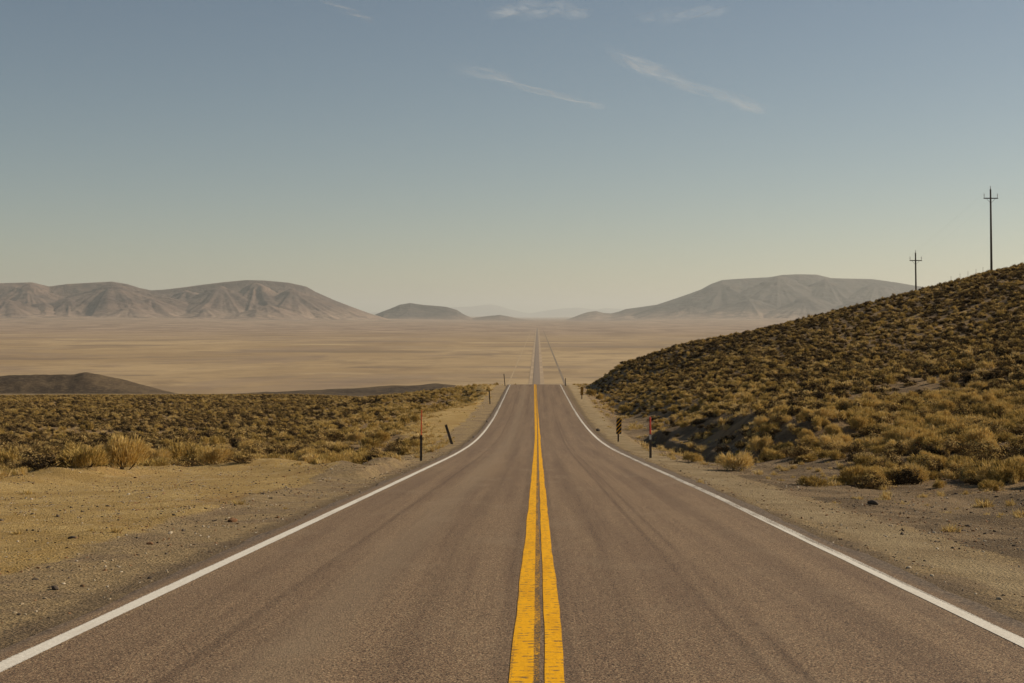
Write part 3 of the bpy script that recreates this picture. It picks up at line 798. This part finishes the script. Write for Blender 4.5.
def place(name, me, x, y, z, s3, rz, label, cat, group=None, tilt=(0, 0)):
    o = bpy.data.objects.new(name, me); COL.objects.link(o)
    o.location = (x, y, z); o.scale = s3; o.rotation_euler = (tilt[0], tilt[1], rz)
    o['label'] = label; o['category'] = cat
    if group: o['group'] = group
    return o

taken = np.zeros(len(xs), bool)
for kind in (0, 1):
    ii = np.where(isg == bool(kind))[0]
    ii = ii[np.argsort(-show[ii])][:285]
    taken[ii] = True
    for i in ii:
        v = random.randrange(4 if kind else 5)
        sz = size[i]
        big = 'large ' if sz > 1.05 else ('small ' if sz < .75 else '')
        lab = big + (VAR_R if kind else VAR_S)[v] + ' ' + region(xs[i], ys_[i], pxx[i], d[i])
        place('rabbitbrush' if kind else 'sagebrush', (RAB_N if kind else SAGE_N)[v], xs[i], ys_[i], zs[i] - .03,
              (sz * random.uniform(.85, 1.15), sz * random.uniform(.85, 1.15), sz * random.uniform(.8, 1.1)), random.uniform(0, 6.28), lab,
              'bush', GR['rab' if kind else 'sage'])

def lib(name, meshes):
    c = bpy.data.collections.new(name)
    for i, m in enumerate(meshes):
        c.objects.link(bpy.data.objects.new('%s_%02d' % (name, i), m))
    return c

def gn_field(name, pts, idx, rot, scl, coll, **props):
    me = bpy.data.meshes.new(name)
    me.vertices.add(len(pts)); me.vertices.foreach_set('co', np.asarray(pts, np.float32).ravel())
    a = me.attributes.new('idx', 'INT', 'POINT'); a.data.foreach_set('value', np.asarray(idx, np.int32))
    a = me.attributes.new('rot', 'FLOAT_VECTOR', 'POINT'); a.data.foreach_set('vector', np.asarray(rot, np.float32).ravel())
    a = me.attributes.new('scl', 'FLOAT_VECTOR', 'POINT'); a.data.foreach_set('vector', np.asarray(scl, np.float32).ravel())
    ng = bpy.data.node_groups.new(name, 'GeometryNodeTree')
    ng.interface.new_socket('Geometry', in_out='INPUT', socket_type='NodeSocketGeometry')
    ng.interface.new_socket('Geometry', in_out='OUTPUT', socket_type='NodeSocketGeometry')
    N = ng.nodes; L = ng.links
    gi = N.new('NodeGroupInput'); go = N.new('NodeGroupOutput')
    ci = N.new('GeometryNodeCollectionInfo'); ci.inputs['Collection'].default_value = coll
    ci.inputs['Separate Children'].default_value = True; ci.inputs['Reset Children'].default_value = True
    ip = N.new('GeometryNodeInstanceOnPoints'); ip.inputs['Pick Instance'].default_value = True
    def na(nm, ty):
        nd = N.new('GeometryNodeInputNamedAttribute'); nd.data_type = ty; nd.inputs['Name'].default_value = nm
        return [o for o in nd.outputs if o.name == 'Attribute' and o.enabled][0]
    L.new(gi.outputs[0], ip.inputs['Points']); L.new(ci.outputs[0], ip.inputs['Instance'])
    L.new(na('idx', 'INT'), ip.inputs['Instance Index']); L.new(na('scl', 'FLOAT_VECTOR'), ip.inputs['Scale'])
    e2r = N.new('FunctionNodeEulerToRotation'); L.new(na('rot', 'FLOAT_VECTOR'), e2r.inputs[0]); L.new(e2r.outputs[0], ip.inputs['Rotation'])
    L.new(ip.outputs[0], go.inputs[0])
    o = link(name, me, kind='stuff', **props)
    o.modifiers.new('scatter', 'NODES').node_group = ng
    return o

def field(name, m, coll, nvar, sz, r=rng, zoff=-.03, tilt=.12, **props):
    k = len(sz)
    rot = np.stack([r.normal(size=k) * tilt, r.normal(size=k) * tilt, r.uniform(0, 6.28, k)], 1)
    s3 = np.stack([sz * r.uniform(.85, 1.2, k), sz * r.uniform(.85, 1.2, k), sz * r.uniform(.75, 1.15, k)], 1)
    p = m.copy(); p[:, 2] += zoff
    return gn_field(name, p, r.integers(0, nvar, k), rot, s3, coll, **props)

pts = np.stack([xs, ys_, zs], 1)
rest_s = (~taken) & (~isg); rest_g = (~taken) & isg
field('sagebrush_cover', pts[rest_s], lib('sage_kinds', SAGE_F), 8, size[rest_s], label='low dark sagebrush covering the plain and hillside into the distance')
field('rabbitbrush_cover', pts[rest_g], lib('rabbit_kinds', RAB_F), 4, size[rest_g], label='golden rabbitbrush scattered between the sagebrush')

# dry grass: along shoulders, pull-out lip, dirt strip and between bushes
gx_, gy_ = scatter(int(area(7, 230) * 2.2), 7, 230, rng)
gd = bench_dist(gx_, gy_)
ga = np.abs(gx_)
gp = np.where(gx_ < 0, .015 * sstep(5.4, 7.5, ga) + .16 * sstep(60, 80, gy_) * sstep(4.8, 5.6, ga) + .5 * sstep(-1.6, .2, gd) * (1 - .8 * sstep(1, 3, gd)) , .02 * sstep(5.6, 6.3, ga) + .42 * sstep(110, 60, gy_) * sstep(14, 6, gd) * sstep(.5, 2.0, gd + 1.0 * fbm(gx_ * .4, gy_ * .3, 3, 87)) + .10 * sstep(.8, 3.0, gd + 1.5 * fbm(gx_ * .4, gy_ * .3, 3, 87)) + .06 * sstep(2.5, 6, gd))
gp = gp + .5 * ((gx_ > 5.3) & (gx_ < 8.2) & (gy_ > 48) & (gy_ < 100)) + .25 * ((gx_ > 5.3) & (gx_ < 8) & (gy_ >= 100))
gp = gp * (.25 + 1.2 * sstep(-.2, .35, fbm(gx_ * .25, gy_ * .2, 4, 44))) * (ga > 4.9)
gk = rng.random(len(gx_)) < gp
gx_, gy_, gd = gx_[gk], gy_[gk], gd[gk]
gs = rng.uniform(.45, 1.25, len(gx_)) * np.where(gd < -.8, .45, 1) * np.where((gx_ > 0) & (gy_ < 60), .6, 1)
field('dry_grass', np.stack([gx_, gy_, height(gx_, gy_)], 1), lib('grass_kinds', GRASS), 4, gs, label='short pale dry grass on the verges and between the bushes')

# stones and gravel
def make_stone(seed, mat):
    g = np.random.default_rng(seed)
    import bmesh
    bm = bmesh.new(); bmesh.ops.create_icosphere(bm, subdivisions=2, radius=1)
    sx = g.uniform(.7, 1.3, 3) * [1, 1, .62]
    for v in bm.verts:
        c = np.array(v.co); k = 1 + .35 * float(fbm(np.array([c[0] * 1.3 + seed]), np.array([c[1] * 1.3 + c[2]]), 2, seed)[0])
        v.co = Vector(c * k * sx)
    me = bpy.data.meshes.new('stone'); bm.to_mesh(me); bm.free(); me.materials.append(mat)
    return me
M_ST = [mflat('stone_tan', (.36, .28, .18), 6, .3, obj=True), mflat('stone_rust', (.24, .125, .06), 6, .35, obj=True), mflat('stone_dark', (.10, .075, .055), 6, .3, obj=True), mflat('stone_pale', (.48, .40, .29), 6, .2, obj=True)]
ST = [make_stone(900 + i, M_ST[i % 4]) for i in range(8)]
sx_, sy_ = scatter(int(area(7, 70) * 38), 7, 70, rng)
sa = np.abs(sx_)
sp_ = sstep(3.8, 4.4, sa) * (.35 + .9 * sstep(-.1, .4, fbm(sx_ * .5, sy_ * .4, 3, 66))) * np.where((sx_ > 4.6) & (sx_ < 5.6), .35, 1)
sk = rng.random(len(sx_)) < sp_
sx_, sy_ = sx_[sk], sy_[sk]
ss_ = .008 + .018 * rng.random(len(sx_)) ** 3 + .035 * (rng.random(len(sx_)) < .012) * rng.random(len(sx_))
field('gravel', np.stack([sx_, sy_, height(sx_, sy_)], 1), lib('stone_kinds', ST), 8, ss_, zoff=.0, tilt=.4, label='loose gravel and small stones on the shoulders')

# ------------------------------------------------------------------ bushes, tufts and stones one can point to
def ground_at(px, py, y0=6.0, y1=260.0):
    """first point of the ground seen at a pixel"""
    yy = np.arange(y0, y1, .1); xx = (px - VX) / F * yy
    zz = height(xx, yy); rayz = -(py - VY) / F * yy
    hit = np.where(zz >= rayz)[0]
    i = hit[0] if len(hit) else len(yy) - 1
    return float(xx[i]), float(yy[i]), float(zz[i])

def pix_plant(name, me, px, py, wpx, hpx, mw, mh, label, cat, Y=None, group=None):
    if Y is None: x, y, z = ground_at(px, py)
    else: x, y = (px - VX) / F * Y, Y; z = h1(x, y)
    sw = wpx / F * y / mw; sh = hpx / F * y / mh
    return place(name, me, x, y, z - .03, (sw, sw, sh), random.uniform(0, 6.28), label, cat, group)

row = [(8, 46, 26, 'R0', 'rounded golden bush at the left picture edge behind the pull-out'),
       (44, 50, 24, 'S4', 'wide dark brown bush second from the left behind the pull-out'),
       (84, 44, 27, 'R3', 'dull olive bush between the dark bush and the tall golden one'),
       (122, 54, 33, 'R2', 'tallest golden bush in the row behind the sandy pull-out'),
       (156, 34, 24, 'R1', 'straw-coloured bush just right of the tallest golden bush'),
       (184, 42, 27, 'R0', 'fluffy golden bush in the middle of the row behind the pull-out'),
       (214, 34, 23, 'R1', 'orange-gold bush near the right end of the pull-out row'),
       (240, 24, 16, 'S1', 'small pale-tipped bush ending the row behind the pull-out')]
for px, wp, hp, k, lab in row:
    me = (RAB_N if k[0] == 'R' else SAGE_N)[int(k[1])]
    Y = ground_at(px, 471 if px < 140 else 466)[1] + .8
    pix_plant('rabbitbrush' if k[0] == 'R' else 'sagebrush', me, px, 0, wp, hp, 1.1, .75, lab, 'bush', Y)
for px, py, wp, hp, k, lab in [
    (736, 470, 34, 22, 'R1', 'pale straw bush nearest the red-topped stake, on the dirt strip'),
    (812, 486, 30, 14, 'R3', 'low greenish tuft alone on the dirt strip right of the road'),
    (690, 462, 20, 12, 'R0', 'small golden bush beside the gully, right of the red-topped stake'),
    (760, 452, 22, 20, 'R1', 'upright pale bush at the top of the dirt strip'),
    (626, -140, 16, 10, 'R3', 'round yellow-green bush behind the nearer striped marker'),
    (591, -176, 10, 9, 'R3', 'yellow-green bush just above the farther striped marker'),
    (599, -171, 11, 8, 'R0', 'golden round bush right of the farther striped marker')]:
    pix_plant('rabbitbrush', RAB_N[int(k[1])], px, py, wp, hp, 1.1, .75, lab, 'bush', -py if py < 0 else None)
for px, py, wp, hp, gi_, lab in [
    (76, 500 + 128, 16, 8, 3, 'orange-brown dry tuft near the lower left corner by the shoulder'),
    (56, 574, 12, 6, 3, 'small golden weed in the middle of the sandy pull-out'),
    (115, 533, 13, 7, 1, 'pale yellow tuft on the pull-out left of the rust stone'),
    (92, 531, 10, 6, 2, 'tiny pale tuft beside the larger one on the pull-out'),
    (240, 505, 14, 7, 1, 'straw tuft on the pull-out above the rust stone'),
    (27, 494, 20, 8, 2, 'flat grey-green weed near the left edge of the pull-out'),
    (285, 509, 12, 5, 2, 'small tuft on the gravel right of the rust stone'),
    (950, 532, 24, 9, 1, 'dry weed at the right on the brown dirt strip'),
    (700, 484, 12, 7, 0, 'straw tuft on the outer edge of the right shoulder')]:
    pix_plant('grass_tuft', GRASS[gi_], px, py, wp, hp, .5, .3, lab, 'grass tuft')
for px, py, wp, mi, lab in [
    (232, 522, 9, 1, 'rust-brown stone alone on the left shoulder gravel'),
    (55, 590, 8, 2, 'dark stone near the left edge of the pull-out'),
    (150, 545, 6, 1, 'small reddish stone at the outer edge of the shoulder'),
    (183, 531, 4, 2, 'tiny dark stone on the left shoulder'),
    (873, 505, 8, 2, 'dark flat stone on the dirt strip to the right'),
    (598, 431, 5, 2, 'dark clod on the right shoulder before the striped marker')]:
    x, y, z = ground_at(px, py)
    k = wp / F * y / 2
    place('stone', ST[mi], x, y, z + k * .25, (k, k, k), random.uniform(0, 6.28), lab, 'stone')

# ------------------------------------------------------------------ roadside posts and markers
import bmesh
def box(bm, cx_, cy_, cz_, sx, sy, sz, taper=1.0):
    vs = []
    for z, t in ((-1, 1), (1, taper)):
        for a, b in ((-1, -1), (1, -1), (1, 1), (-1, 1)):
            vs.append(bm.verts.new((cx_ + a * sx / 2 * t, cy_ + b * sy / 2 * t, cz_ + z * sz / 2)))
    f = [(3, 2, 1, 0), (4, 5, 6, 7), (0, 1, 5, 4), (1, 2, 6, 5), (2, 3, 7, 6), (3, 0, 4, 7)]
    for q in f: bm.faces.new([vs[i] for i in q])
def cyl(bm, p0, p1, r0, r1, n_=12, cap=True):
    p0 = Vector(p0); p1 = Vector(p1); dz_ = (p1 - p0).normalized()
    a = dz_.orthogonal().normalized(); b = dz_.cross(a)
    A_ = [bm.verts.new(p0 + (a * math.cos(t) + b * math.sin(t)) * r0) for t in [2 * math.pi * i / n_ for i in range(n_)]]
    B_ = [bm.verts.new(p1 + (a * math.cos(t) + b * math.sin(t)) * r1) for t in [2 * math.pi * i / n_ for i in range(n_)]]
    for i in range(n_): bm.faces.new([A_[i], A_[(i + 1) % n_], B_[(i + 1) % n_], B_[i]])
    if cap: bm.faces.new(A_[::-1]); bm.faces.new(B_)
def part(name, build, mat, parent=None, bev=0.0):
    bm = bmesh.new(); build(bm)
    if bev: bmesh.ops.bevel(bm, geom=bm.edges[:], offset=bev, segments=1, affect='EDGES')
    bmesh.ops.recalc_face_normals(bm, faces=bm.faces)
    me = bpy.data.meshes.new(name); bm.to_mesh(me); bm.free(); me.materials.append(mat)
    return link(name, me, parent)
def thing(name, loc, label, cat, group=None, rot=(0, 0, 0)):
    e = bpy.data.objects.new(name, None); COL.objects.link(e); e.location = loc; e.rotation_euler = rot; e.empty_display_size = .3
    e['label'] = label; e['category'] = cat
    if group: e['group'] = group
    return e

M_POST = mflat('post_steel', (.085, .068, .052), 15, .4, .7, .3)
M_BRN = mflat('post_brown', (.10, .065, .04), 15, .4, .8)
M_RED = mflat('stake_orange', (.62, .13, .045), 10, .25, .6)
M_RED2 = mflat('stake_red', (.60, .075, .05), 10, .25, .6)
M_REFL = mflat('reflector_white', (.62, .60, .52), 10, .15, .5, .4)
M_BLK = mflat('sign_black', (.018, .016, .014), 10, .3, .5, .4)
M_YEL = mflat('sign_yellow', (.92, .44, .02), 10, .25, .5, .4)

def upost(bm, h, wd=.055, dp=.035, t=.006, z0=-.3):
    """channel section steel post"""
    box(bm, 0, 0, (h + z0) / 2, wd, t, h - z0)
    for s_ in (-1, 1):
        box(bm, s_ * (wd / 2 - t / 2 + .0005), dp / 2 + t / 2, (h + z0) / 2, t, dp, h - z0 - .002)
        box(bm, s_ * (wd / 2 + .010), dp + t, (h + z0) / 2, .02, t, h - z0 - .004)

def snow_stake(x, y, hpost, htop, mat, label, rz, lean=0.0, refl=True, scale=1.0):
    t = thing('snow_stake', (x, y, h1(x, y)), label, 'marker stake', 'orange and red topped snow stakes', (0, lean, rz))
    part('post', lambda bm: upost(bm, hpost, .055 * scale, .045 * scale), M_POST, t)
    part('stake', lambda bm: (cyl(bm, (0, .035, hpost - .06), (0, .035, htop), (.034 if refl else .030) * scale, (.034 if refl else .024) * scale, 10)), mat, t)
    if refl:
        part('reflector', lambda bm: box(bm, 0, -.068, hpost - .14, .085, .006, .20), M_REFL, t, .002)
    part('clamp', lambda bm: box(bm, 0, -.03, hpost - .30, .07, .075, .03), M_POST, t, .003)
    return t
snow_stake((421 - VX) / F * 56, 56, 1.02, 2.0, M_RED, 'tall orange-topped stake on a dark post beside the left shoulder', .1, .01, False, .95)
snow_stake((650.5 - VX) / F * 60, 60, 1.02, 1.72, M_RED2, 'red-topped stake with a white reflector beside the right shoulder', -.1, -.01, True, 1.1)

def delineator(x, y, h, label, lean=0.0, wide=.09, rz=0.0, group='plain dark roadside posts', fx=0.0):
    t = thing('delineator_post', (x, y, h1(x, y)), label, 'roadside post', group, (fx, lean, rz))
    part('post', lambda bm: upost(bm, h, wide, .04), M_POST, t)
    part('reflector', lambda bm: box(bm, 0, -.012, h - .16, wide + .015, .008, .2), mflat('plate_dark', (.06, .05, .04), 10, .3, .5), t, .002)
    return t
delineator((452 - VX) / F * 80, 80, 1.15, 'dark plain post leaning left beside the left shoulder', -.31, .10, .1)
delineator((490 - VX) / F * 150, 150, 1.45, 'upright dark post at the left shoulder, between the leaning post and the crest', -.06, .07)
delineator((505 - VX) / F * 203, 203, 1.75, 'thin post at the left edge of the road crest', -.09, .07)
delineator((565.5 - VX) / F * 203, 203, 1.1, 'thin post at the right edge of the road crest', 0, .07)

def object_marker(x, y, label, rz):
    t = thing('object_marker', (x, y, h1(x, y)), label, 'road sign', 'yellow and black striped markers', (0, .02, rz))
    part('post', lambda bm: upost(bm, 1.36, .06, .035), M_BRN, t)
    W, H, zc = .33, .92, .92
    pn = part('panel', lambda bm: box(bm, 0, -.012, zc, W, .004, H), M_BLK, t)
    def stripes(bm):
        # yellow bands falling to the left (towards the traffic), clipped to the panel
        hw, hh = W / 2 - .006, H / 2 - .006
        bw = .062; k = math.tan(R(45))
        c = -hh - .5
        while c < hh + .6:
            poly = [(-hw, c - k * hw), (hw, c + k * hw), (hw, c + k * hw + bw * 1.35), (-hw, c - k * hw + bw * 1.35)]
            pl = poly
            for lim, sg in ((-hh, 1), (hh, -1)):
                out = []
                for i in range(len(pl)):
                    a, b = pl[i], pl[(i + 1) % len(pl)]
                    ia = sg * (a[1] - lim) >= 0; ib = sg * (b[1] - lim) >= 0
                    if ia: out.append(a)
                    if ia != ib:
                        tt = (lim - a[1]) / (b[1] - a[1]); out.append((a[0] + tt * (b[0] - a[0]), lim))
                pl = out
                if not pl: break
            if len(pl) >= 3:
                f0 = [bm.verts.new((u, -.0165, zc + v)) for u, v in pl]; f1 = [bm.verts.new((u, -.0145, zc + v)) for u, v in pl]
                bm.faces.new(f0); bm.faces.new(f1[::-1])
                for i in range(len(pl)):
                    j = (i + 1) % len(pl); bm.faces.new([f0[j], f0[i], f1[i], f1[j]])
            c += .245
    part('stripes', stripes, M_YEL, pn)
    return t
object_marker((618.5 - VX) / F * 84, 84, 'nearer black and yellow striped marker beside the right shoulder', .38)
object_marker((581.8 - VX) / F * 162, 162, 'farther black and yellow striped marker near the road crest', .05)

# ------------------------------------------------------------------ utility poles and wires
M_POLE = mflat('pole_wood', (.10, .072, .052), 3, .3, .85)
M_INS = mflat('insulator', (.12, .10, .085), 10, .2, .4, .5)
M_WIRE = mflat('wire', (.40, .38, .34), 5, .1, .5)
POLES = []
def utility_pole(px, ptop, Y, label, hh=12.4, armw=2.0):
    x = (px - VX) / F * Y; ztop = -(ptop - VY) / F * Y; z0 = h1(x, Y)
    Hh = ztop - z0
    t = thing('utility_pole', (x, Y, z0), label, 'utility pole', 'utility poles on the hill')
    part('pole', lambda bm: cyl(bm, (.15, 0, -.6), (0, 0, Hh - .45), .17, .11, 14), M_POLE, t)
    arm = part('crossarm', lambda bm: box(bm, 0, -.14, Hh - 1.72, armw, .10, .14), M_POLE, t, .008)
    tips = []
    for s_ in (-1, 1):
        part('insulator', lambda bm: (cyl(bm, (s_ * (armw / 2 - .08), -.14, Hh - 1.66), (s_ * (armw / 2 - .08), -.14, Hh - 1.40), .03, .03, 8),
                                      [cyl(bm, (s_ * (armw / 2 - .08), -.14, Hh - 1.42 + k * .09), (s_ * (armw / 2 - .08), -.14, Hh - 1.36 + k * .09), .085 - .008 * k, .05, 12) for k in range(4)]), M_INS, arm)
        tips.append(Vector((x + s_ * (armw / 2 - .08), Y - .14, z0 + Hh - 1.03)))
    part('insulator', lambda bm: (cyl(bm, (0, 0, Hh - .46), (0, 0, Hh - .30), .04, .04, 8),
                                  [cyl(bm, (0, 0, Hh - .34 + k * .09), (0, 0, Hh - .28 + k * .09), .085 - .008 * k, .05, 12) for k in range(4)]), M_INS, t)
    tips.append(Vector((x, Y, ztop)))
    for s_ in (-1, 1):
        part('brace', lambda bm: cyl(bm, (s_ * .6, -.13, Hh - 1.78), (0.02, -.13, Hh - 2.4), .018, .018, 6), M_POLE, t)
    POLES.append(tips)
utility_pole(990.5, 186, 198, 'taller nearer utility pole with crossarm on the crest of the right hill')
utility_pole(915.5, 250, 232, 'shorter-looking utility pole with crossarm, half hidden behind the hill crest')
def wire(a, b, sag, label):
    pts_ = [a.lerp(b, i / 24) - Vector((0, 0, sag * 4 * (i / 24) * (1 - i / 24))) for i in range(25)]
    bm = bmesh.new()
    for p_, q_ in zip(pts_, pts_[1:]): cyl(bm, p_, q_, .0025, .0025, 5, False)
    me = bpy.data.meshes.new('power_line'); bm.to_mesh(me); bm.free(); me.materials.append(M_WIRE)
    link('power_line', me, label=label, category='wire', group='wires on the hill poles')
names = ['left crossarm wire', 'right crossarm wire', 'pole-top wire']
nxt = [v + Vector((2.5, -62, -8.4)) for v in POLES[0]]
frm = [v + Vector((-6, 90, -24)) for v in POLES[1]]
for k in range(3):
    wire(POLES[0][k], POLES[1][k], .25, names[k] + ' strung between the two hill poles')
    wire(POLES[0][k], nxt[k], .7, names[k] + ' running from the taller pole out of the picture')

# a few thin fence posts on the hill skyline between the poles
for i, px in enumerate((951, 960, 968, 976, 983)):
    Y = 196; x = (px - VX) / F * Y
    t = part('fence_post', lambda bm: (cyl(bm, (0, 0, -.3), (0, 0, 1.15), .022, .018, 6), box(bm, 0, 0, 1.12, .05, .05, .05)), M_BRN)
    t.location = (x, Y, h1(x, Y)); t['category'] = 'fence post'; t['group'] = 'thin fence posts on the hill skyline'
    t['label'] = 'thin faint fence post on the hill skyline left of the taller pole'

# ------------------------------------------------------------------ cirrus wisps, high above the haze
def mat_cloud(seed, dens_):
    s = NT('cirrus')
    uv = s.n('ShaderNodeUVMap').outputs[0]
    u, v, _ = s.xyz(uv)
    mp = s.n('ShaderNodeVectorMath', operation='ADD'); s.put(mp.inputs[0], uv); mp.inputs[1].default_value = (seed * 3.1, seed * 1.7, 0)
    st = s.noise(s.vmul(mp.outputs[0], (4.2, 2.6, 1)), 1.0, 8, .7, 1.2)
    st2 = s.noise(s.vmul(mp.outputs[0], (9.0, 7.0, 1)), 1.0, 6, .65, .5)
    body = s.math('MULTIPLY', s.ramp(s.math('ABSOLUTE', s.math('SUBTRACT', v, .5)), .5, .05), s.math('MULTIPLY', s.ramp(u, 0, .25), s.ramp(u, 1, .8)))
    a = s.math('MULTIPLY', body, s.ramp(s.math('ADD', s.math('MULTIPLY', st, .75), s.math('MULTIPLY', st2, .25)), .34, .86))
    a = s.math('MULTIPLY', a, dens_ * .58, clamp=True)
    d_ = s.n('ShaderNodeBsdfDiffuse'); d_.inputs[0].default_value = (.82, .88, .95, 1)
    t_ = s.n('ShaderNodeBsdfTranslucent'); t_.inputs[0].default_value = (.82, .88, .95, 1)
    m1 = s.n('ShaderNodeMixShader'); m1.inputs[0].default_value = .6
    s.t.links.new(d_.outputs[0], m1.inputs[1]); s.t.links.new(t_.outputs[0], m1.inputs[2])
    tr = s.n('ShaderNodeBsdfTransparent'); m2 = s.n('ShaderNodeMixShader')
    s.put(m2.inputs[0], a); s.t.links.new(tr.outputs[0], m2.inputs[1]); s.t.links.new(m1.outputs[0], m2.inputs[2])
    s.t.links.new(m2.outputs[0], s.out.inputs[0])
    return s.m
ALT = 8000.0
def cirrus(path, widths, dens_, seed, label):
    """path in pixels, laid on the 8 km level: a streak sheet in three shallow layers"""
    path = np.array(path, float); nn = 60
    t = np.linspace(0, 1, nn); tp = np.linspace(0, 1, len(path))
    px = np.interp(t, tp, path[:, 0]); py = np.interp(t, tp, path[:, 1]); wd = np.interp(t, tp, widths)
    vs = []; uvs = []; fs = []
    for lay in range(3):
        alt = ALT + lay * 90
        b0 = len(vs); nw = 9
        for i in range(nn):
            for j in range(nw):
                yy = py[i] + (j / (nw - 1) - .5) * wd[i] * 1.0
                Yd = alt * F / (VY - yy)
                vs.append(((px[i] - VX) / F * Yd, Yd, alt + 60 * math.sin(j * 1.3 + i * .3))); uvs.append((t[i] * (1 + .0 * lay), j / (nw - 1)))
        for i in range(nn - 1):
            for j in range(nw - 1):
                a = b0 + i * nw + j; fs.append((a, a + 1, a + nw + 1, a + nw))
    me = mesh_np('cirrus_cloud', np.array(vs), np.array(fs), [mat_cloud(seed, dens_)], True)
    ul = me.uv_layers.new(name='UVMap')
    vi = np.empty(len(me.loops), np.int32); me.loops.foreach_get('vertex_index', vi)
    ul.data.foreach_set('uv', np.array(uvs, np.float32)[vi].ravel())
    o = link('cirrus_cloud', me, label=label, category='cloud', group='thin cirrus streaks in the upper sky')
    return o
cirrus([(596, 46), (640, 66), (690, 86), (740, 102), (775, 112)], [14, 26, 16, 18, 14], .62, 1, 'longest brightest cirrus streak slanting down right of centre')
cirrus([(445, 64), (490, 74), (530, 88), (575, 101), (612, 108)], [16, 18, 8, 10, 8], .5, 2, 'fainter thin streak parallel to and left of the brightest one')
cirrus([(480, 12), (520, 10), (560, 9), (596, 14)], [14, 22, 22, 10], .42, 3, 'small wispy cloud at the top edge above the centre')
cirrus([(630, 16), (660, 17), (700, 13), (735, 8)], [10, 18, 16, 12], .2, 4, 'faint patch at the top edge right of the small wispy cloud')
cirrus([(310, -8), (335, 4), (356, 14), (378, 22)], [8, 9, 8, 5], .25, 5, 'very faint short streak at the top edge left of centre')
